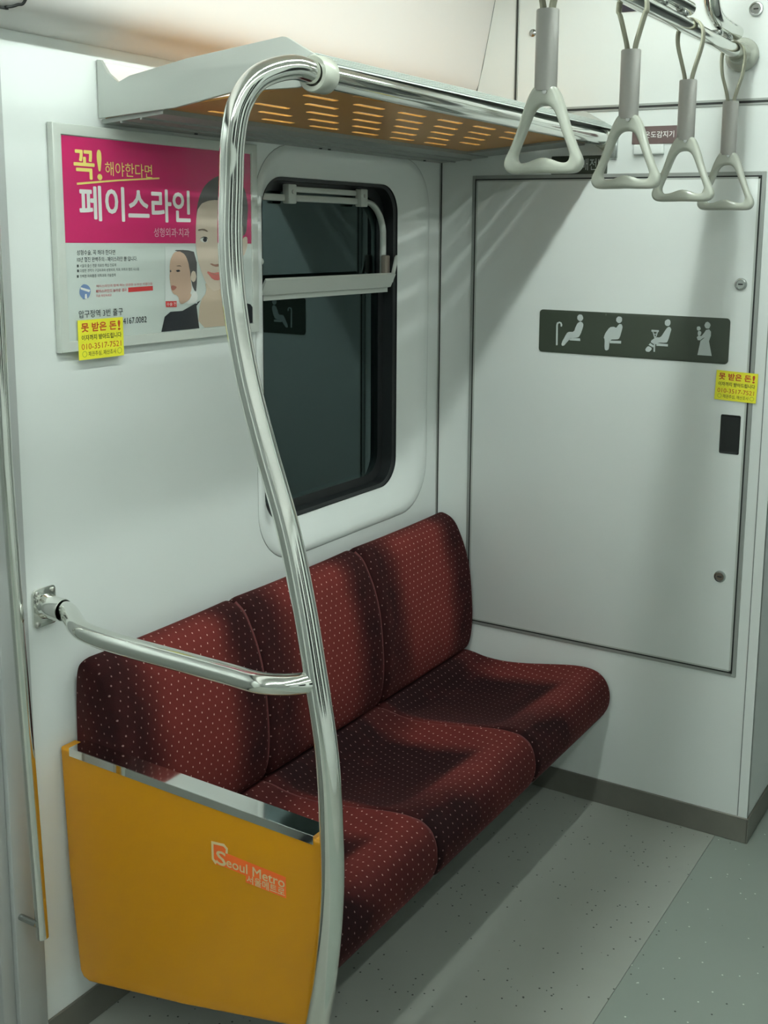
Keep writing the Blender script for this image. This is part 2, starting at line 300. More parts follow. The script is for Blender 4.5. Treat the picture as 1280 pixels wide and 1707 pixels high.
# flat print outlines, in metres on their own planes
POSTER_SHAPES = [('pink_field', 'pink', 1, [(-1.386, 1.766), (-0.854, 1.763), (-0.855, 1.569), (-1.388, 1.572)]), ('hair', 'hair', 2, [(-1.036, 1.613), (-1.036, 1.622), (-1.035, 1.63), (-1.034, 1.639), (-1.032, 1.647), (-1.03, 1.654), (-1.027, 1.661), (-1.024, 1.668), (-1.019, 1.675), (-1.015, 1.681), (-1.009, 1.687), (-1.003, 1.692), (-0.996, 1.697), (-0.988, 1.701), (-0.98, 1.705), (-0.971, 1.708), (-0.962, 1.711), (-0.953, 1.714), (-0.943, 1.715), (-0.934, 1.715), (-0.925, 1.714), (-0.916, 1.712), (-0.908, 1.71), (-0.901, 1.706), (-0.895, 1.702), (-0.889, 1.698), (-0.884, 1.692), (-0.88, 1.686), (-0.876, 1.678), (-0.873, 1.669), (-0.871, 1.66), (-0.87, 1.651), (-0.87, 1.641), (-0.871, 1.632), (-0.872, 1.623), (-0.873, 1.614), (-0.874, 1.605), (-0.876, 1.596), (-0.881, 1.589), (-0.891, 1.583), (-0.905, 1.579), (-0.923, 1.576), (-0.941, 1.574), (-0.959, 1.574), (-0.978, 1.576), (-0.998, 1.579), (-1.013, 1.582), (-1.023, 1.586), (-1.03, 1.589), (-1.033, 1.593), (-1.034, 1.599), (-1.035, 1.605)]), ('face', 'skin', 3, [(-1.039, 1.592), (-1.038, 1.606), (-1.037, 1.618), (-1.035, 1.628), (-1.033, 1.635), (-1.031, 1.64), (-1.027, 1.644), (-1.023, 1.648), (-1.018, 1.652), (-1.012, 1.654), (-1.005, 1.656), (-0.997, 1.658), (-0.989, 1.659), (-0.979, 1.66), (-0.97, 1.66), (-0.96, 1.66), (-0.95, 1.66), (-0.94, 1.658), (-0.93, 1.656), (-0.922, 1.653), (-0.914, 1.65), (-0.908, 1.645), (-0.903, 1.64), (-0.898, 1.634), (-0.894, 1.627), (-0.892, 1.62), (-0.89, 1.612), (-0.888, 1.604), (-0.888, 1.595), (-0.888, 1.585), (-0.889, 1.576), (-0.89, 1.567), (-0.892, 1.558), (-0.894, 1.55), (-0.897, 1.541), (-0.901, 1.533), (-0.905, 1.525), (-0.91, 1.517), (-0.916, 1.51), (-0.922, 1.503), (-0.928, 1.497), (-0.935, 1.491), (-0.942, 1.486), (-0.949, 1.482), (-0.957, 1.478), (-0.965, 1.474), (-0.972, 1.472), (-0.979, 1.471), (-0.984, 1.47), (-0.989, 1.471), (-0.994, 1.473), (-0.998, 1.476), (-1.003, 1.479), (-1.007, 1.484), (-1.012, 1.49), (-1.016, 1.496), (-1.02, 1.504), (-1.025, 1.512), (-1.028, 1.52), (-1.031, 1.527), (-1.034, 1.534), (-1.035, 1.541), (-1.037, 1.547), (-1.038, 1.553), (-1.039, 1.559), (-1.039, 1.564), (-1.04, 1.571), (-1.039, 1.58)]), ('ear', 'skin', 4, [(-0.884, 1.583), (-0.88, 1.584), (-0.877, 1.584), (-0.875, 1.583), (-0.873, 1.581), (-0.873, 1.578), (-0.873, 1.574), (-0.873, 1.57), (-0.874, 1.565), (-0.876, 1.56), (-0.878, 1.555), (-0.881, 1.55), (-0.883, 1.547), (-0.886, 1.544), (-0.889, 1.543), (-0.891, 1.544), (-0.892, 1.547), (-0.893, 1.552), (-0.893, 1.558), (-0.893, 1.563), (-0.892, 1.568), (-0.891, 1.573), (-0.89, 1.578), (-0.887, 1.581)]), ('neck', 'skin_shade', 2.5, [(-1.013, 1.486), (-1.01, 1.474), (-1.014, 1.464), (-1.025, 1.455), (-1.033, 1.437), (-1.037, 1.409), (-1.018, 1.393), (-0.976, 1.388), (-0.939, 1.386), (-0.91, 1.386), (-0.893, 1.4), (-0.889, 1.428), (-0.893, 1.447), (-0.906, 1.457), (-0.914, 1.474), (-0.917, 1.496), (-0.943, 1.503), (-0.991, 1.495)]), ('dark_top', 'black', 3.5, [(-1.148, 1.392), (-1.137, 1.424), (-1.12, 1.433), (-1.085, 1.433), (-1.029, 1.452), (-1.042, 1.441), (-1.038, 1.412), (-1.035, 1.392)]), ('dark_top', 'black', 3.5, [(-0.885, 1.44), (-0.866, 1.436), (-0.855, 1.429), (-0.855, 1.392), (-0.894, 1.393), (-0.892, 1.421)]), ('eyebrow', 'brow', 5, [(-1.029, 1.599), (-1.021, 1.6), (-1.013, 1.6), (-1.005, 1.597), (-1.002, 1.595), (-1.002, 1.594), (-1.006, 1.594), (-1.013, 1.596), (-1.021, 1.597), (-1.028, 1.596), (-1.032, 1.596), (-1.033, 1.598)]), ('eye_white', 'white', 5, [(-1.026, 1.579), (-1.02, 1.582), (-1.014, 1.582), (-1.008, 1.58), (-1.005, 1.578), (-1.004, 1.575), (-1.007, 1.573), (-1.014, 1.572), (-1.021, 1.573), (-1.026, 1.576)]), ('iris', 'black', 6, [(-1.006, 1.578), (-1.006, 1.576), (-1.007, 1.575), (-1.008, 1.574), (-1.01, 1.573), (-1.012, 1.573), (-1.014, 1.573), (-1.016, 1.574), (-1.017, 1.575), (-1.018, 1.576), (-1.018, 1.578), (-1.018, 1.579), (-1.017, 1.58), (-1.015, 1.582), (-1.014, 1.582), (-1.012, 1.582), (-1.01, 1.582), (-1.008, 1.582), (-1.007, 1.58), (-1.006, 1.579)]), ('eyelid', 'black', 6, [(-1.028, 1.579), (-1.023, 1.582), (-1.017, 1.584), (-1.011, 1.584), (-1.006, 1.583), (-1.003, 1.58), (-1.004, 1.579), (-1.007, 1.581), (-1.011, 1.581), (-1.017, 1.582), (-1.023, 1.581), (-1.028, 1.579)]), ('eyebrow', 'brow', 5, [(-0.943, 1.598), (-0.934, 1.602), (-0.923, 1.603), (-0.912, 1.601), (-0.904, 1.599), (-0.901, 1.597), (-0.904, 1.597), (-0.914, 1.598), (-0.926, 1.598), (-0.94, 1.595), (-0.947, 1.595), (-0.948, 1.596)]), ('eye_white', 'white', 5, [(-0.94, 1.578), (-0.933, 1.581), (-0.925, 1.582), (-0.917, 1.58), (-0.911, 1.578), (-0.908, 1.576), (-0.911, 1.574), (-0.921, 1.572), (-0.931, 1.573), (-0.94, 1.575)]), ('iris', 'black', 6, [(-0.92, 1.577), (-0.921, 1.576), (-0.922, 1.574), (-0.923, 1.573), (-0.925, 1.572), (-0.927, 1.572), (-0.929, 1.572), (-0.931, 1.573), (-0.932, 1.574), (-0.933, 1.576), (-0.933, 1.577), (-0.933, 1.579), (-0.932, 1.58), (-0.93, 1.581), (-0.929, 1.582), (-0.927, 1.582), (-0.925, 1.582), (-0.923, 1.581), (-0.921, 1.58), (-0.921, 1.579)]), ('eyelid', 'black', 6, [(-0.942, 1.579), (-0.936, 1.582), (-0.928, 1.583), (-0.92, 1.583), (-0.913, 1.581), (-0.907, 1.578), (-0.908, 1.578), (-0.915, 1.58), (-0.922, 1.581), (-0.929, 1.581), (-0.936, 1.58), (-0.942, 1.578)]), ('nose', 'nose_shade', 5, [(-0.991, 1.528), (-0.985, 1.526), (-0.978, 1.526), (-0.97, 1.527), (-0.963, 1.528), (-0.956, 1.527), (-0.957, 1.525), (-0.963, 1.522), (-0.971, 1.521), (-0.98, 1.521), (-0.989, 1.523), (-0.996, 1.526), (-0.998, 1.527), (-0.995, 1.528)]), ('lips', 'lip', 5, [(-1.005, 1.512), (-0.994, 1.509), (-0.984, 1.508), (-0.974, 1.509), (-0.963, 1.509), (-0.951, 1.508), (-0.947, 1.505), (-0.952, 1.499), (-0.961, 1.495), (-0.973, 1.492), (-0.984, 1.493), (-0.993, 1.497), (-1.0, 1.503), (-1.007, 1.509)]), ('mouth_line', 'nose_shade', 6, [(-1.005, 1.511), (-0.994, 1.508), (-0.984, 1.506), (-0.975, 1.505), (-0.963, 1.506), (-0.95, 1.508), (-0.95, 1.507), (-0.963, 1.505), (-0.975, 1.504), (-0.985, 1.504), (-0.995, 1.507), (-1.006, 1.511)]), ('inset_photo', 'white_cool', 4.2, [(-1.13, 1.564), (-1.041, 1.564), (-1.04, 1.446), (-1.135, 1.451)]), ('inset_hair', 'hair', 7, [(-1.1, 1.557), (-1.081, 1.557), (-1.064, 1.556), (-1.047, 1.553), (-1.039, 1.531), (-1.04, 1.49), (-1.043, 1.471), (-1.048, 1.473), (-1.054, 1.483), (-1.059, 1.502), (-1.064, 1.517), (-1.068, 1.529), (-1.074, 1.539), (-1.082, 1.547), (-1.092, 1.553), (-1.104, 1.556)]), ('inset_face', 'skin_tan', 8, [(-1.103, 1.553), (-1.098, 1.554), (-1.093, 1.554), (-1.089, 1.554), (-1.084, 1.552), (-1.079, 1.55), (-1.075, 1.547), (-1.072, 1.544), (-1.069, 1.539), (-1.066, 1.533), (-1.064, 1.528), (-1.063, 1.522), (-1.061, 1.515), (-1.06, 1.509), (-1.06, 1.502), (-1.059, 1.496), (-1.058, 1.49), (-1.057, 1.484), (-1.057, 1.478), (-1.058, 1.474), (-1.06, 1.47), (-1.062, 1.467), (-1.066, 1.464), (-1.071, 1.461), (-1.076, 1.459), (-1.083, 1.456), (-1.088, 1.455), (-1.092, 1.455), (-1.095, 1.456), (-1.096, 1.459), (-1.097, 1.462), (-1.1, 1.464), (-1.102, 1.466), (-1.106, 1.467), (-1.109, 1.468), (-1.112, 1.47), (-1.114, 1.472), (-1.116, 1.475), (-1.117, 1.477), (-1.118, 1.48), (-1.118, 1.482), (-1.118, 1.484), (-1.119, 1.486), (-1.119, 1.489), (-1.12, 1.492), (-1.12, 1.495), (-1.121, 1.499), (-1.121, 1.502), (-1.121, 1.506), (-1.12, 1.509), (-1.12, 1.513), (-1.12, 1.517), (-1.12, 1.521), (-1.12, 1.525), (-1.119, 1.53), (-1.118, 1.535), (-1.116, 1.539), (-1.113, 1.544), (-1.11, 1.548), (-1.107, 1.551)]), ('inset_ear', 'skin', 9, [(-1.042, 1.502), (-1.043, 1.499), (-1.044, 1.496), (-1.046, 1.493), (-1.048, 1.492), (-1.051, 1.491), (-1.054, 1.492), (-1.056, 1.494), (-1.058, 1.496), (-1.059, 1.499), (-1.059, 1.503), (-1.058, 1.506), (-1.057, 1.509), (-1.055, 1.512), (-1.053, 1.513), (-1.05, 1.514), (-1.048, 1.513), (-1.045, 1.512), (-1.044, 1.509), (-1.043, 1.506)]), ('inset_eye', 'black', 9, [(-1.102, 1.516), (-1.097, 1.517), (-1.093, 1.517), (-1.09, 1.515), (-1.09, 1.514), (-1.095, 1.513), (-1.099, 1.513), (-1.102, 1.515)]), ('inset_eye', 'black', 9, [(-1.12, 1.516), (-1.118, 1.517), (-1.117, 1.517), (-1.116, 1.515), (-1.116, 1.514), (-1.118, 1.513), (-1.119, 1.513), (-1.12, 1.515)]), ('inset_brow', 'brow', 9, [(-1.102, 1.525), (-1.095, 1.526), (-1.09, 1.526), (-1.086, 1.524), (-1.086, 1.523), (-1.091, 1.524), (-1.096, 1.524), (-1.102, 1.525)]), ('inset_lips', 'lip_dull', 9, [(-1.116, 1.486), (-1.112, 1.486), (-1.107, 1.485), (-1.102, 1.483), (-1.102, 1.481), (-1.106, 1.478), (-1.11, 1.476), (-1.114, 1.476), (-1.116, 1.478), (-1.118, 1.483)]), ('inset_neck', 'skin_tan', 7.5, [(-1.087, 1.469), (-1.071, 1.471), (-1.061, 1.469), (-1.057, 1.463), (-1.061, 1.457), (-1.075, 1.45), (-1.085, 1.447), (-1.091, 1.448), (-1.095, 1.453), (-1.095, 1.463)]), ('inset_collar', 'white', 8.5, [(-1.049, 1.471), (-1.043, 1.469), (-1.039, 1.463), (-1.04, 1.454), (-1.049, 1.448), (-1.067, 1.446), (-1.072, 1.448), (-1.064, 1.455), (-1.059, 1.462), (-1.055, 1.469)]), ('red_box', 'red_box', 6, [(-1.134, 1.455), (-1.102, 1.454), (-1.102, 1.442), (-1.133, 1.443)]), ('orange_box', 'red_box', 2, [(-1.235, 1.486), (-1.168, 1.487), (-1.168, 1.478), (-1.235, 1.477)]), ('yellow_underline', 'ochre', 2, [(-1.354, 1.68), (-1.252, 1.69), (-1.141, 1.699), (-1.141, 1.696), (-1.252, 1.687), (-1.354, 1.676)]), ('round_logo', 'logo_blue', 2, [(-1.331, 1.482), (-1.332, 1.478), (-1.334, 1.474), (-1.337, 1.471), (-1.341, 1.469), (-1.345, 1.469), (-1.35, 1.469), (-1.353, 1.472), (-1.356, 1.475), (-1.358, 1.479), (-1.358, 1.483), (-1.357, 1.487), (-1.355, 1.491), (-1.352, 1.494), (-1.348, 1.496), (-1.344, 1.496), (-1.34, 1.495), (-1.336, 1.493), (-1.333, 1.49), (-1.331, 1.486)]), ('logo_bird', 'white', 3, [(-1.355, 1.491), (-1.332, 1.485), (-1.335, 1.481), (-1.355, 1.487)]), ('logo_bird', 'white', 3, [(-1.345, 1.478), (-1.341, 1.478), (-1.34, 1.468), (-1.346, 1.47)])]
POSTER_TEXT = [('headline', '꼭', 'ochre', 3, -1.359, -1.311, 1.688, 1.738, 0.03), ('headline', '!', 'ochre', 3, -1.303, -1.293, 1.688, 1.741, 0.03), ('headline', '해야한다면', 'ochre', 3, -1.284, -1.161, 1.696, 1.722, 0), ('headline', '페이스라인', 'white', 3, -1.349, -1.055, 1.613, 1.675, 0.03), ('subheading', '성형외과·치과', 'palepink', 3, -1.161, -1.059, 1.583, 1.601, 0), ('small_print', '성형수술, 꼭 해야 한다면', 'black', 3, -1.361, -1.266, 1.549, 1.559, 0), ('small_print', '10년 협진 완벽주의 - 페이스라인 뿐 입니다.', 'black', 3, -1.361, -1.209, 1.537, 1.546, 0), ('small_print', '■ 서울대 출신 전문 의료진 책임 진료제', 'greytext', 3, -1.362, -1.265, 1.527, 1.533, 0), ('small_print', '■ 다양한 경력의 구강외과와 성형외과, 치과, 마취과 협진 시스템', 'greytext', 3, -1.362, -1.205, 1.518, 1.524, 0), ('small_print', '■ 완벽한 마취통증 의학과와 기술협력', 'greytext', 3, -1.363, -1.267, 1.508, 1.514, 0), ('small_print', '페이스라인의 함께 하는 안전한 눈부신 아름다움', 'redtext', 3, -1.317, -1.169, 1.489, 1.494, 0), ('small_print', '페이스라인의 놀라운 결과', 'redtext', 3, -1.318, -1.239, 1.479, 1.485, 0.01), ('small_print', '지금 확인하세요', 'redtext', 3, -1.318, -1.279, 1.471, 1.476, 0), ('small_print', '압구정역 3번 출구', 'black', 3, -1.362, -1.251, 1.434, 1.448, 0), ('phone_number', '0.4167.0082', 'black', 3, -1.262, -1.188, 1.416, 1.428, 0), ('red_box_text', '수술 전', 'white', 7, -1.131, -1.104, 1.445, 1.452, 0)]
SIGN_SHAPES = [('cane', [(0.38, 1.299), (0.379, 1.353), (0.38, 1.357), (0.383, 1.359), (0.386, 1.358), (0.387, 1.355), (0.387, 1.35), (0.391, 1.35), (0.392, 1.355), (0.389, 1.361), (0.383, 1.363), (0.376, 1.36), (0.374, 1.353), (0.375, 1.298)]), ('head', [(0.452, 1.377), (0.452, 1.374), (0.45, 1.371), (0.449, 1.369), (0.446, 1.368), (0.444, 1.367), (0.441, 1.368), (0.439, 1.369), (0.437, 1.371), (0.435, 1.373), (0.435, 1.376), (0.435, 1.379), (0.436, 1.381), (0.438, 1.383), (0.44, 1.385), (0.443, 1.385), (0.446, 1.385), (0.448, 1.384), (0.45, 1.382), (0.451, 1.379)]), ('seated_body', [(0.44, 1.364), (0.444, 1.366), (0.448, 1.365), (0.451, 1.363), (0.453, 1.359), (0.453, 1.355), (0.451, 1.347), (0.447, 1.335), (0.443, 1.327), (0.44, 1.324), (0.433, 1.322), (0.423, 1.321), (0.414, 1.316), (0.406, 1.307), (0.401, 1.301), (0.399, 1.299), (0.396, 1.298), (0.393, 1.298), (0.392, 1.3), (0.391, 1.302), (0.394, 1.311), (0.402, 1.326), (0.407, 1.334), (0.41, 1.336), (0.415, 1.337), (0.423, 1.337), (0.428, 1.341), (0.43, 1.348), (0.433, 1.355), (0.436, 1.361)]), ('seat_bar', [(0.414, 1.321), (0.445, 1.321), (0.446, 1.314), (0.415, 1.314)]), ('head', [(0.562, 1.377), (0.562, 1.374), (0.561, 1.372), (0.559, 1.37), (0.557, 1.368), (0.555, 1.368), (0.552, 1.368), (0.55, 1.369), (0.548, 1.371), (0.546, 1.373), (0.546, 1.376), (0.546, 1.379), (0.547, 1.381), (0.549, 1.383), (0.551, 1.385), (0.554, 1.385), (0.556, 1.385), (0.559, 1.384), (0.561, 1.382), (0.562, 1.38)]), ('pregnant_body', [(0.555, 1.365), (0.559, 1.365), (0.561, 1.365), (0.563, 1.362), (0.564, 1.359), (0.564, 1.355), (0.562, 1.346), (0.559, 1.334), (0.556, 1.327), (0.553, 1.325), (0.546, 1.324), (0.535, 1.323), (0.529, 1.317), (0.529, 1.304), (0.528, 1.297), (0.526, 1.295), (0.524, 1.294), (0.521, 1.293), (0.519, 1.294), (0.517, 1.296), (0.516, 1.304), (0.516, 1.316), (0.515, 1.324), (0.513, 1.326), (0.514, 1.331), (0.517, 1.339), (0.521, 1.345), (0.526, 1.352), (0.531, 1.356), (0.537, 1.357), (0.541, 1.357), (0.545, 1.355), (0.548, 1.356), (0.552, 1.362)]), ('seat_bar', [(0.53, 1.32), (0.562, 1.321), (0.562, 1.314), (0.53, 1.313)]), ('head', [(0.694, 1.376), (0.694, 1.373), (0.693, 1.371), (0.692, 1.369), (0.689, 1.367), (0.687, 1.367), (0.685, 1.367), (0.682, 1.368), (0.68, 1.37), (0.679, 1.372), (0.679, 1.375), (0.679, 1.378), (0.68, 1.38), (0.682, 1.382), (0.684, 1.383), (0.686, 1.384), (0.689, 1.384), (0.691, 1.383), (0.693, 1.381), (0.694, 1.378)]), ('injured_body', [(0.688, 1.364), (0.691, 1.365), (0.694, 1.364), (0.696, 1.361), (0.697, 1.358), (0.696, 1.354), (0.694, 1.346), (0.691, 1.334), (0.688, 1.326), (0.686, 1.324), (0.679, 1.323), (0.669, 1.323), (0.662, 1.321), (0.658, 1.318), (0.654, 1.317), (0.648, 1.32), (0.644, 1.322), (0.644, 1.325), (0.646, 1.328), (0.653, 1.333), (0.659, 1.336), (0.666, 1.336), (0.671, 1.339), (0.675, 1.345), (0.679, 1.352), (0.684, 1.36)]), ('seat_bar', [(0.659, 1.321), (0.69, 1.32), (0.69, 1.314), (0.659, 1.314)]), ('crutch', [(0.644, 1.35), (0.664, 1.35), (0.664, 1.355), (0.644, 1.355)]), ('crutch', [(0.647, 1.35), (0.651, 1.338), (0.653, 1.333), (0.656, 1.334), (0.654, 1.339), (0.649, 1.351)]), ('crutch', [(0.659, 1.352), (0.656, 1.339), (0.653, 1.334), (0.655, 1.333), (0.659, 1.339), (0.662, 1.351)]), ('crutch', [(0.651, 1.343), (0.66, 1.343), (0.66, 1.345), (0.65, 1.345)]), ('crutch', [(0.652, 1.321), (0.652, 1.298), (0.656, 1.298), (0.656, 1.321)]), ('bandaged_leg', [(0.642, 1.32), (0.654, 1.313), (0.651, 1.309), (0.638, 1.315)]), ('bandaged_leg', [(0.64, 1.311), (0.646, 1.308), (0.647, 1.304), (0.643, 1.299), (0.64, 1.297), (0.637, 1.297), (0.634, 1.297), (0.631, 1.299), (0.63, 1.301), (0.63, 1.303), (0.632, 1.307), (0.636, 1.311)]), ('head', [(0.799, 1.374), (0.798, 1.372), (0.797, 1.369), (0.796, 1.367), (0.794, 1.366), (0.792, 1.366), (0.789, 1.366), (0.787, 1.367), (0.785, 1.369), (0.784, 1.371), (0.783, 1.374), (0.784, 1.376), (0.785, 1.379), (0.786, 1.381), (0.788, 1.382), (0.791, 1.383), (0.793, 1.382), (0.795, 1.381), (0.797, 1.379), (0.798, 1.377)]), ('parent_body', [(0.788, 1.362), (0.796, 1.364), (0.801, 1.358), (0.801, 1.348), (0.797, 1.334), (0.806, 1.297), (0.769, 1.297), (0.775, 1.333), (0.786, 1.343), (0.781, 1.341), (0.774, 1.335), (0.768, 1.335), (0.765, 1.342), (0.769, 1.347), (0.777, 1.346), (0.783, 1.354)]), ('infant_head', [(0.774, 1.365), (0.774, 1.363), (0.773, 1.362), (0.772, 1.361), (0.77, 1.36), (0.769, 1.359), (0.767, 1.36), (0.766, 1.36), (0.765, 1.361), (0.764, 1.363), (0.764, 1.365), (0.764, 1.366), (0.764, 1.368), (0.765, 1.369), (0.767, 1.37), (0.768, 1.37), (0.77, 1.37), (0.771, 1.37), (0.773, 1.368), (0.773, 1.367)]), ('infant_body', [(0.768, 1.358), (0.771, 1.359), (0.774, 1.358), (0.776, 1.356), (0.776, 1.353), (0.775, 1.349), (0.772, 1.347), (0.769, 1.347), (0.767, 1.35), (0.767, 1.355)])]

# ================================================================== THE SETTING
WX, YF = 2.82, -7.0
# floor: paler speckled margin by the seats, darker aisle strip with white flecks
FL1 = floor_mat('floor_margin_vinyl', (.315, .332, .298), .55, .0)
FL2 = floor_mat('floor_aisle_vinyl', (.245, .280, .250), .08, .22)
fl = struct(obj('floor', box(-.02, WX + .02, YF, 1.6, -.06, -.003), FL2))
obj('margin_strip', box(0, .885, YF, 0, -.006, 0), FL1, fl, 'paler grey floor margin with dark flecks')
obj('margin_strip', box(WX - .885, WX, YF, 0, -.006, 0), FL1, fl, 'paler grey floor margin with dark flecks')
obj('aisle_strip', box(.886, WX - .886, YF, 1.6, -.006, -.0004), FL2, fl, 'darker grey-green aisle floor with white flecks')
# ceiling with its two coves
def cove_profile(mirror=False):
    p = catmull([(0, 1.929), (.045, 1.938), (.088, 1.958), (.113, 1.99), (.128, 2.05), (.145, 2.13), (.163, 2.22), (.190, 2.32), (.25, 2.40), (.42, 2.44), (.9, 2.45), (1.41, 2.45)][::1] and
                [Vector((a, 0, b)) for a, b in ((0, 1.929), (.045, 1.938), (.088, 1.958), (.113, 1.99), (.128, 2.05), (.145, 2.13), (.163, 2.22), (.190, 2.32), (.25, 2.40), (.42, 2.44), (.9, 2.45), (1.41, 2.45))], 6)
    return [(WX - q.x if mirror else q.x, q.z) for q in p]
def sheet(prof, y0, y1):
    return loft([[(x, y0, z) for x, z in prof], [(x, y1, z) for x, z in prof]], closed=False)
pc = cove_profile(); k_split = next(i for i, q in enumerate(pc) if q[1] > 2.24)
w = struct(obj('trim_1', sheet(pc[:k_split + 1], YF, 0), COVEM)); w['label'] = 'off-white rounded cove above the window wall'
c = struct(obj('ceiling', sheet(pc[k_split:] + cove_profile(True)[::-1], YF, 0), CEIL))
# seam of the hatch in the cove, with a rounded corner
def on_cove(y, s):
    i = min(max(s, 0), 1) * (k_split - 1); a = int(i); f = i - a; p0, p1 = pc[a], pc[min(a + 1, k_split)]
    return Vector((p0[0] * (1 - f) + p1[0] * f + .0022, y, p0[1] * (1 - f) + p1[1] * f - .0015))
hp = [on_cove(-2.4, .25), on_cove(-2.0, .25), on_cove(-1.585, .25), on_cove(-1.545, .265), on_cove(-1.530, .30), on_cove(-1.523, .36), on_cove(-1.521, .60), on_cove(-1.521, .80), on_cove(-1.521, .97)]
obj('hatch_seam', tube(catmull(hp, 6), .0024, 8), SEAM, w, 'dark seam of a hatch with a rounded corner')

# window wall: sheet with a rounded hole, moulding, gasket, panes
CREASE = rrect(-.832, -.062, .812, 1.793, .135, 10)
OPEN = rrect(-.765, -.178, .897, 1.722, .075, 10)
def ring3(loop, x): return [(x, a, b) for a, b in loop]
def lerp_loop(A, B, t): return [(a[0] * (1 - t) + b[0] * t, a[1] * (1 - t) + b[1] * t) for a, b in zip(A, B)]
wl = struct(obj('wall_left', flat([[(-1.503, 0), (0, 0), (0, 1.929), (-1.503, 1.929)], CREASE], PX(-.004), .004), WHITE))
win = struct(obj('window_1', loft([ring3(lerp_loop(CREASE, OPEN, t), x) for t, x in ((0.006, -.006), (.012, .001), (.10, .0055), (.28, .0045), (.5, -.006), (.75, -.021), (.92, -.029), (1, -.033))]), WHITE))
obj('crease_seam', loft([ring3(lerp_loop(CREASE, OPEN, -.004), .0003), ring3(lerp_loop(CREASE, OPEN, .008), .0003)]), SEAMG, win, 'thin dark joint round the window moulding')
G1 = rrect(-.765, -.178, .897, 1.722, .075, 10); G2 = rrect(-.757, -.186, .905, 1.714, .068, 10); G3 = rrect(-.735, -.208, .927, 1.692, .06, 10)
obj('gasket', loft([ring3(G1, -.031), ring3(G1, -.036), ring3(G2, -.040), ring3(G2, -.072), ring3(G3, -.074), ring3(G3, -.084)]), RUBBER, win, 'black rubber window gasket')
obj('lower_pane', box(-.080, -.074, -.76, -.183, .90, 1.452), GLASS, win, 'dark tinted lower window pane')
obj('upper_pane', box(-.086, -.080, -.745, -.198, 1.45, 1.70), GLASS, win, 'dark tinted upper window pane')
# hopper sash: top bar, curved right side, clips
tb = obj('sash_top_rail', box(-.076, -.058, -.745, -.285, 1.668, 1.684, .003), WFRAME, win)
obj('sash_upper_rail', box(-.078, -.062, -.62, -.30, 1.690, 1.704, .002), WFRAME, win)
arc = [(-.066, -.29, 1.676)] + [(-.066, -.285 + .088 * math.sin(t), 1.588 + .088 * math.cos(t)) for t in [math.pi / 2 * k / 8 for k in range(9)]] + [(-.066, -.197, 1.48)]
obj('sash_side_rail', tube(catmull(arc, 3), .0075, 8, ry=.010, up=(1, 0, 0)), WFRAME, win)
for ya in (-.628, -.318):
    cl_ = obj('sash_clip', box(-.066, -.046, ya - .016, ya + .016, 1.662, 1.708, .003), WFRAME, win)
    obj('screw', lathe([(0, .0022), (.004, .002), (.005, 0)], 12, Matrix.Translation((-.046, ya, 1.69)) @ Matrix.Rotation(math.pi / 2, 4, 'Y')), STEEL, cl_)
# transom with its sloping lip and drip rail
lip = [(-.074, 1.436), (-.040, 1.436), (-.040, 1.448), (-.030, 1.450), (-.014, 1.484), (-.017, 1.489), (-.036, 1.456), (-.074, 1.456)]
obj('transom', extrude_profile(lip, -.774, -.213), WFRAME, win, 'pale grey transom rail with a sloping lip')
stay = flat([[(-.216, 1.462), (-.205, 1.462), (-.183, 1.512), (-.183, 1.535), (-.190, 1.530)]], PX(-.030), .003, .001)
obj('sash_stay', stay, WFRAME, win, 'small slanted stay at the right end of the transom')
obj('side_latch', box(-.062, -.046, -.215, -.190, 1.485, 1.535, .004), mat('latch_taupe', (.28, .24, .20), .5), win)
obj('rubber_stop', lathe([(0, .010), (.005, .009), (.008, .003), (.008, 0)], 14, Matrix.Translation((-.03, -.772, 1.528)) @ Matrix.Rotation(math.pi / 2, 4, 'X')), WFRAME, win)

# the tunnel wall outside the window, in upright slabs
tw = struct(obj('wall_tunnel', box(-1.25, -1.2, -3.5, 3.5, -.5, 3.2), TUNNEL)); tw['label'] = 'dark tunnel wall seen through the window'
for i in range(13):
    obj('slab', box(-1.2, -1.17, -3.3 + i * .5, -2.815 + i * .5, -.4, 3.1, .006), TUNNEL, tw)
shell = struct(obj('wall_outer', flat([[(-1.6, -.1), (.05, -.1), (.05, 2.2), (-1.6, 2.2)], rrect(-.79, -.15, .87, 1.75, .09, 8)], PX(-.115), .012), DARK))

# end wall: sheets divided by metal-edged seams
we = struct(obj('wall_back', flat([[(0, 0), (.9665, 0), (.9665, 2.46), (.42, 2.45), (.25, 2.41), (.17, 2.25), (.13, 2.05), (.11, 1.97), (.04, 1.925), (0, 1.925)]], PY(.006), .006), WHITE))
wr = struct(obj('wall_back_far', box(WX - .9665, WX, 0, .012, 0, 2.46), WHITE)); wr.name = 'wall_end_right'
wt = struct(obj('wall_header', flat([[(.95, 2.2), (WX - .95, 2.2), (WX - .95, 2.46), (.95, 2.46)]], PY(.007), .004), WHITE)); wt.name = 'wall_top'
def hseam(x0, x1, z, w=.013):
    obj('seam_trim', box(x0, x1, -.0022, .001, z - w * .9, z + w * .9, .0008, 1), TRIM, we, 'grey metal joint trim')
    obj('seam_gap', box(x0, x1, -.0026, 0, z - .0028, z + .0028), SEAM, we)
def vseam(x, z0, z1, w=.010):
    obj('seam_trim', box(x - w * .9, x + w * .9, -.0022, .001, z0, z1, .0008, 1), TRIM, we, 'grey metal joint trim')
    obj('seam_gap', box(x - .0022, x + .0022, -.0026, 0, z0, z1), SEAM, we)
vseam(.231, 1.925, 2.43, .006); hseam(.231, .962, 1.920, .009)
obj('corner_seam', box(.0, .005, -.004, .001, .0, 1.93), TRIM, we, 'grey corner joint')
obj('corner_gap', box(.0048, .0062, -.0045, 0, .0, 1.93), SEAM, we)
